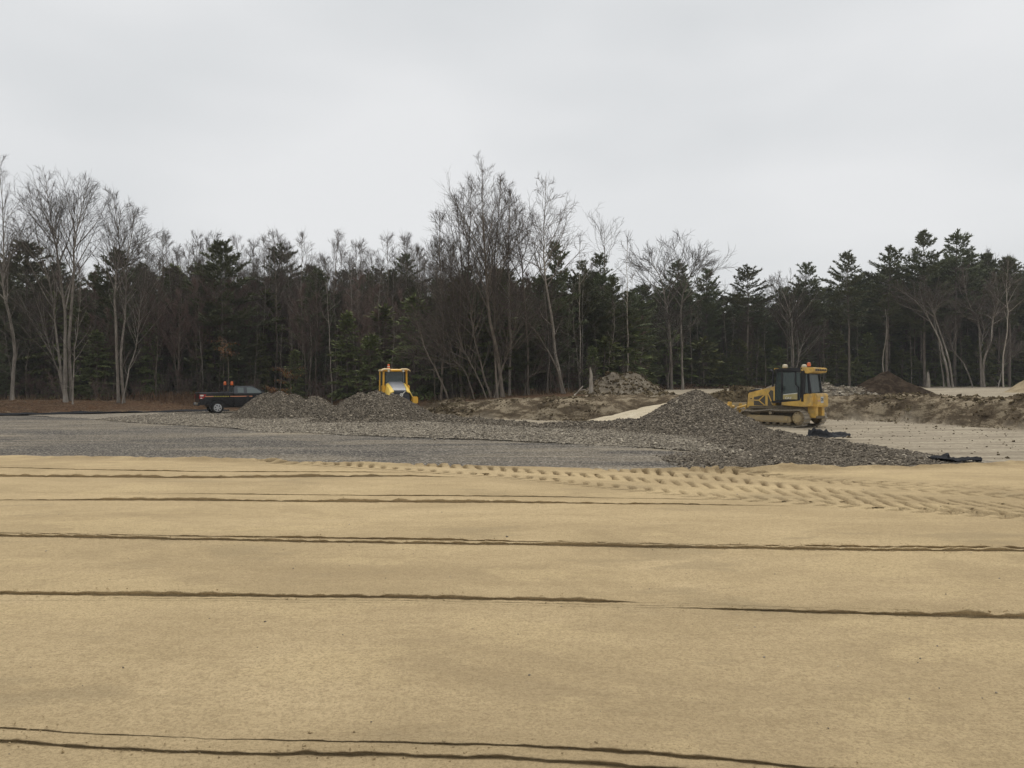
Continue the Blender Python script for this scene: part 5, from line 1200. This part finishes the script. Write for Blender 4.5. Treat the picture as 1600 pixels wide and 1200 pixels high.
for sx_ in (-0.68, 0.58):
    for s in (1, -1):
        MB().bar((sx_-0.03, s*0.74, 1.45), (sx_, s*0.72, 2.84), 0.12, 0.12).build('pillar', YELR, cb_, 0.025)
for s in (1, -1):
    g = MB(); g.plate([(-0.62, s*0.74, 1.5), (0.52, s*0.74, 1.5), (0.52, s*0.72, 2.80), (-0.62, s*0.72, 2.80)], 0.008); g.build('side_pane', GLD, cb_)
g = MB(); g.plate([(-0.70, -0.66, 1.55), (-0.70, 0.66, 1.55), (-0.68, 0.65, 2.80), (-0.68, -0.65, 2.80)], 0.008); g.build('rear_pane', GLD, cb_)
g = MB(); g.plate([(0.60, -0.66, 1.55), (0.60, 0.66, 1.55), (0.60, 0.65, 2.80), (0.60, -0.65, 2.80)], 0.008); g.build('windscreen', GLD, cb_)
for s in (1, -1): MB().bar((-0.715, s*0.65, 1.6), (-0.70, s*0.64, 2.8), 0.05, 0.05).build('window_seal', BLK, cb_)
MB().bar((-0.72, -0.54, 1.7), (-0.71, -0.54, 2.78), 0.02, 0.09).build('pale_strip', GREYP, cb_)
rf2 = MB().prism([(-0.98, 2.84), (-1.0, 2.92), (-0.85, 2.99), (0.75, 3.0), (0.88, 2.94), (0.86, 2.84)], -0.80, 0.80).build('roof', YELR, cb_, 0.04)
for s in (1, -1):
    ar = hp('roof_cover', [(-1.03, [(s*0.30, 2.90), (s*0.36, 2.975), (s*0.70, 2.99), (s*0.86, 2.95), (s*0.93, 2.88)]), (-0.80, [(s*0.30, 2.95), (s*0.36, 3.03), (s*0.70, 3.04), (s*0.86, 3.0), (s*0.93, 2.93)])], m_plain('cream_panel', (0.74, 0.56, 0.30), 0.4, 0.4, wear=0.08) if s > 0 else bpy.data.materials['cream_panel'], rf2)
    MB().lathe([(0.03, 0), (0.065, 0.01), (0.07, 0.05), (0.03, 0.06)], (-1.03, s*0.47, 2.86), 'X', 14).build('work_light', WHT, rf2)
MB().box((-0.60, 0.95, 2.90), (0.25, 0.20, 0.10)).build('mirror_mount', CRM, rf2, 0.02)
MB().box((-0.55, 1.08, 2.45), (0.06, 0.20, 0.34)).build('mirror', BLK, cb_, 0.03)
MB().bar((-0.58, 1.02, 2.86), (-0.55, 1.08, 2.6), 0.03, 0.03).build('mirror_arm', BLK, cb_)
MB().lathe([(0.10, 3.0), (0.10, 3.07), (0.085, 3.075), (0.085, 3.12)], (-0.4, 0.36, 0), 'Z', 16).build('beacon_base', ORG, rf2)
MB().lathe([(0.085, 3.12), (0.085, 3.16), (0.06, 3.17), (0.06, 3.19)], (-0.4, 0.36, 0), 'Z', 16).build('beacon_band', WHT, rf2)
MB().lathe([(0.08, 3.19), (0.075, 3.27), (0.04, 3.31)], (-0.4, 0.36, 0), 'Z', 16).build('beacon_lens', ORG, rf2, smooth=True)
MB().box((-0.1, 0, 1.75), (0.5, 0.5, 0.14)).build('seat', SEAT, cb_, 0.04)
MB().box((-0.34, 0.1, 2.15), (0.14, 0.48, 0.72)).build('seat_back', SEAT, cb_, 0.05)
MB().box((-0.34, 0.12, 2.58), (0.10, 0.26, 0.18)).build('head_rest', SEAT, cb_, 0.04)
MB().box((1.0, 0, 0.85), (0.9, 0.5, 0.5)).build('articulation_joint', DGRY, C_, 0.05)
fr3 = MB()
for s in (1, -1): fr3.box((2.1, s*1.12, 0.78), (2.3, 0.12, 0.34))
fr3.box((1.05, 0, 0.78), (0.16, 2.2, 0.34)); fr3.box((3.2, 0, 0.78), (0.16, 2.2, 0.34)); fr3.build('drum_frame', YELR, C_, 0.02)
MB().lathe([(0.1, -1.04), (0.70, -1.04), (0.75, -1.02), (0.75, 1.02), (0.70, 1.04), (0.1, 1.04)], (2.15, 0, 0.75), 'Y', 40).build('drum', STEEL, C_, smooth=True)

# ---------------- pickup: +x forward, right side towards the viewer
TA = R(31); tc0 = Vector(px(312, 0, 51.6)); rear = Vector((-2.93, -0.98, 0)); rot = Matrix.Rotation(TA, 3, 'Z')
tpos = Vector((tc0.x, tc0.y, 0))-rot @ rear
T_ = empty('pickup_truck', (tpos.x, tpos.y, 0.07), TA)
tag(T_, 'black pickup truck with orange side stripe and amber beacons behind the left stone pile', 'pickup truck')
RA, FA = -1.78, 1.92
def arch(cx, cz, rr, a0=180, a1=0, n=12): return [(cx+rr*math.cos(R(a0+(a1-a0)*i/n)), cz+rr*math.sin(R(a0+(a1-a0)*i/n))) for i in range(n+1)]
for s in (1, -1):
    o = [(-2.93, 0.62)]+arch(RA, 0.46, 0.52, 162, 18)+[(-0.78, 0.55), (-0.78, 1.42), (-2.93, 1.42)]
    y0, y1 = (0.86, 0.98) if s > 0 else (-0.98, -0.86); MB().prism(o, y0, y1).build('bed_side', PAINT, T_, 0.02)
for s in (1, -1): MB().box((-1.86, s*0.92, 1.432), (2.14, 0.15, 0.03)).build('bed_rail_cap', m_plain('rail_highlight', (0.13, 0.13, 0.145), 0.5, 0.4) if s > 0 else bpy.data.materials['rail_highlight'], T_, 0.008)  # highlight along the bed rail, painted in as lighter grey
MB().box((-1.85, 0, 0.80), (2.14, 1.72, 0.06)).build('bed_floor', BLK, T_)
MB().box((-2.90, 0, 1.02), (0.07, 1.72, 0.80)).build('tailgate', PAINT, T_, 0.02)
MB().box((-0.80, 0, 1.10), (0.05, 1.72, 0.62)).build('bed_front', PAINT, T_)
MB().box((-1.12, 0, 1.42), (0.5, 1.74, 0.18)).build('toolbox', BLK, T_, 0.02)
o = [(-0.74, 0.50), (1.30, 0.48)]+arch(FA, 0.46, 0.52, 170, 12)+[(2.78, 0.50), (2.92, 0.62), (2.94, 0.95), (2.88, 1.16), (2.6, 1.24), (1.5, 1.33), (-0.74, 1.36)]
body = MB().prism(o, -0.98, 0.98).build('body', PAINT, T_, 0.035)
def gy(z): return 0.95-(z-1.34)/0.58*0.20
cabm = MB(); bz, tz = 1.34, 1.90
lo = [(-0.74, gy(bz)), (1.52, gy(bz)*0.98)]; hi = [(-0.66, gy(tz)), (0.50, gy(tz)*0.97)]
Vc = [(lo[0][0], -lo[0][1], bz), (lo[1][0], -lo[1][1], bz), (lo[1][0], lo[1][1], bz), (lo[0][0], lo[0][1], bz), (hi[0][0], -hi[0][1], tz), (hi[1][0], -hi[1][1], tz), (hi[1][0], hi[1][1], tz), (hi[0][0], hi[0][1], tz)]
cabm.add(Vc, [(0, 3, 2, 1), (4, 5, 6, 7), (0, 1, 5, 4), (1, 2, 6, 5), (2, 3, 7, 6), (3, 0, 4, 7)]); cabin = cabm.build('cabin', m_plain('black_paint_sky_sheen', (0.045, 0.048, 0.055), 0.2, 0.6, wear=0.15, scale=2), T_, 0.04)  # sky reflection on the black cab, painted in as a greyer base colour
for s in (1, -1):
    def wpane(name, pts):
        m = MB(); P3 = [(x, s*(gy(z)+0.006), z) for x, z in pts]
        if s < 0: P3 = list(reversed(P3))
        m.plate(P3, -0.008); m.build(name, GLT, cabin)
    wpane('rear_side_window', [(-0.46, 1.42), (-0.46, 1.79), (-0.06, 1.79), (-0.06, 1.42)])
    wpane('door_window', [(0.16, 1.40), (0.16, 1.80), (0.50, 1.80), (0.85, 1.66), (1.22, 1.40)])
    MB().box((0.62, s*0.99, 0.93), (1.12, 0.02, 0.74)).build('front_door', PAINT, body, 0.01)
    MB().box((-0.36, s*0.99, 0.93), (0.64, 0.02, 0.74)).build('rear_door', PAINT, body, 0.01)
    MB().box((0.20, s*1.01, 1.18), (0.20, 0.03, 0.045)).build('door_handle', BLK, body, 0.008)
    mr_ = MB().box((1.18, s*1.16, 1.46), (0.16, 0.24, 0.28)).build('mirror', BLK, body, 0.04)
    MB().bar((1.18, s*0.92, 1.36), (1.18, s*1.10, 1.40), 0.05, 0.05).build('mirror_arm', BLK, mr_)
    # stripe in its coloured lengths along the side
    for x0, x1, mt in ((-2.62, -2.05, PEACH), (-2.05, -1.05, YSTR), (-0.98, 0.50, PEACH), (0.78, 1.10, WHT)):
        MB().box(((x0+x1)/2, s*(0.984 if x1 < -0.78 else 1.004), 1.185), (x1-x0-0.012, 0.006, 0.055)).build('side_stripe', mt, T_)
    for k in range(9): MB().box((-1.98+0.105*k, s*0.989, 1.187), (0.05, 0.004, 0.045)).build('stripe_mark', BLK, T_)
    tl2 = MB().prism([(-2.945, 1.02), (-2.945, 1.33), (-2.50, 1.33), (-2.56, 1.20), (-2.72, 1.02)], s*0.80, s*0.992).build('taillight', REDL, T_, 0.01)
    MB().box((-2.80, s*0.995, 1.25), (0.22, 0.01, 0.10)).build('reverse_lens', WHT, tl2); MB().box((-2.83, s*0.995, 1.07), (0.12, 0.01, 0.06)).build('lower_lens', WHT, tl2)
    hl = MB().box((2.88, s*0.78, 1.02), (0.12, 0.34, 0.18)).build('headlight', WHT, T_, 0.03)
    for ax_ in (RA, FA):
        w_ = MB().lathe([(0.25, -0.13), (0.36, -0.135), (0.40, -0.10), (0.405, 0), (0.40, 0.10), (0.36, 0.135), (0.25, 0.13)], (ax_, s*0.86, 0.41), 'Y', 32).build('wheel', RUB, T_, smooth=True)
        MB().lathe([(0.215, -0.142), (0.262, -0.138), (0.262, 0.138), (0.215, 0.142)], (ax_, s*0.86, 0.41), 'Y', 28).build('rim', CHR, w_, smooth=True)
        MB().lathe([(0.03, -0.02), (0.205, -0.02), (0.205, 0.02), (0.03, 0.02)], (ax_, s*0.986, 0.41), 'Y', 24).build('brake_disc', DGRY, w_)
        for k in range(6):
            a = 6.2832*k/6+0.3; MB().bar((ax_+0.03*math.cos(a), s*1.012, 0.41+0.03*math.sin(a)), (ax_+0.240*math.cos(a), s*1.008, 0.41+0.235*math.sin(a)), 0.04, 0.085).build('spoke', CHR, w_, 0.01)
        MB().lathe([(0.02, -0.03), (0.06, -0.03), (0.055, 0.03), (0.02, 0.035)], (ax_, s*1.010, 0.41), 'Y', 14).build('hub_cap', CHR, w_)
wsh = MB(); wsh.plate([(1.52, -0.86, 1.375), (1.52, 0.86, 1.375), (0.575, 0.68, 1.865), (0.575, -0.68, 1.865)], 0.012); wsh.build('windscreen', GLT, cabin)
rw = MB(); rw.plate([(-0.745, -0.72, 1.44), (-0.745, 0.72, 1.44), (-0.690, 0.66, 1.82), (-0.690, -0.66, 1.82)], -0.015); rw.build('rear_window', GLT, cabin)
bmp = MB().box((-2.99, 0, 0.66), (0.16, 1.80, 0.20)).build('rear_bumper', BLK, T_, 0.03)
MB().box((-3.075, 0, 0.72), (0.012, 0.32, 0.16)).build('licence_plate', CLAY, bmp)
MB().box((-3.05, -0.72, 0.70), (0.09, 0.3, 0.14)).build('bumper_end', STEEL, bmp, 0.02)
MB().box((2.93, 0, 0.62), (0.14, 1.86, 0.24)).build('front_bumper', CHR, T_, 0.04)
MB().box((2.94, 0, 0.98), (0.06, 1.25, 0.36)).build('grille', BLK, T_, 0.02)
MB().box((RA, 0, 0.72), (1.1, 1.60, 0.5)).build('wheel_well', BLK, T_)
MB().box((0.2, 0, 0.50), (4.6, 1.3, 0.2)).build('chassis', BLK, T_)
rk = MB(); 
for s in (1, -1): rk.bar((-0.86, s*0.80, 1.40), (-0.86, s*0.80, 1.92), 0.06, 0.06)
rk.bar((-0.86, -0.80, 1.92), (-0.86, 0.80, 1.92), 0.06, 0.06); rack = rk.build('beacon_rack', BLK, T_)
for yy, xx in ((-0.66, -0.80), (0.60, -1.02)):
    MB().box((xx, yy, 1.78), (0.10, 0.10, 0.30)).build('beacon_post', BLK, rack, 0.01)
    MB().lathe([(0.085, 1.95), (0.095, 1.98), (0.095, 2.10), (0.075, 2.19), (0.03, 2.21)], (xx, yy, 0), 'Z', 16).build('beacon_lens', ORG, rack, smooth=True)
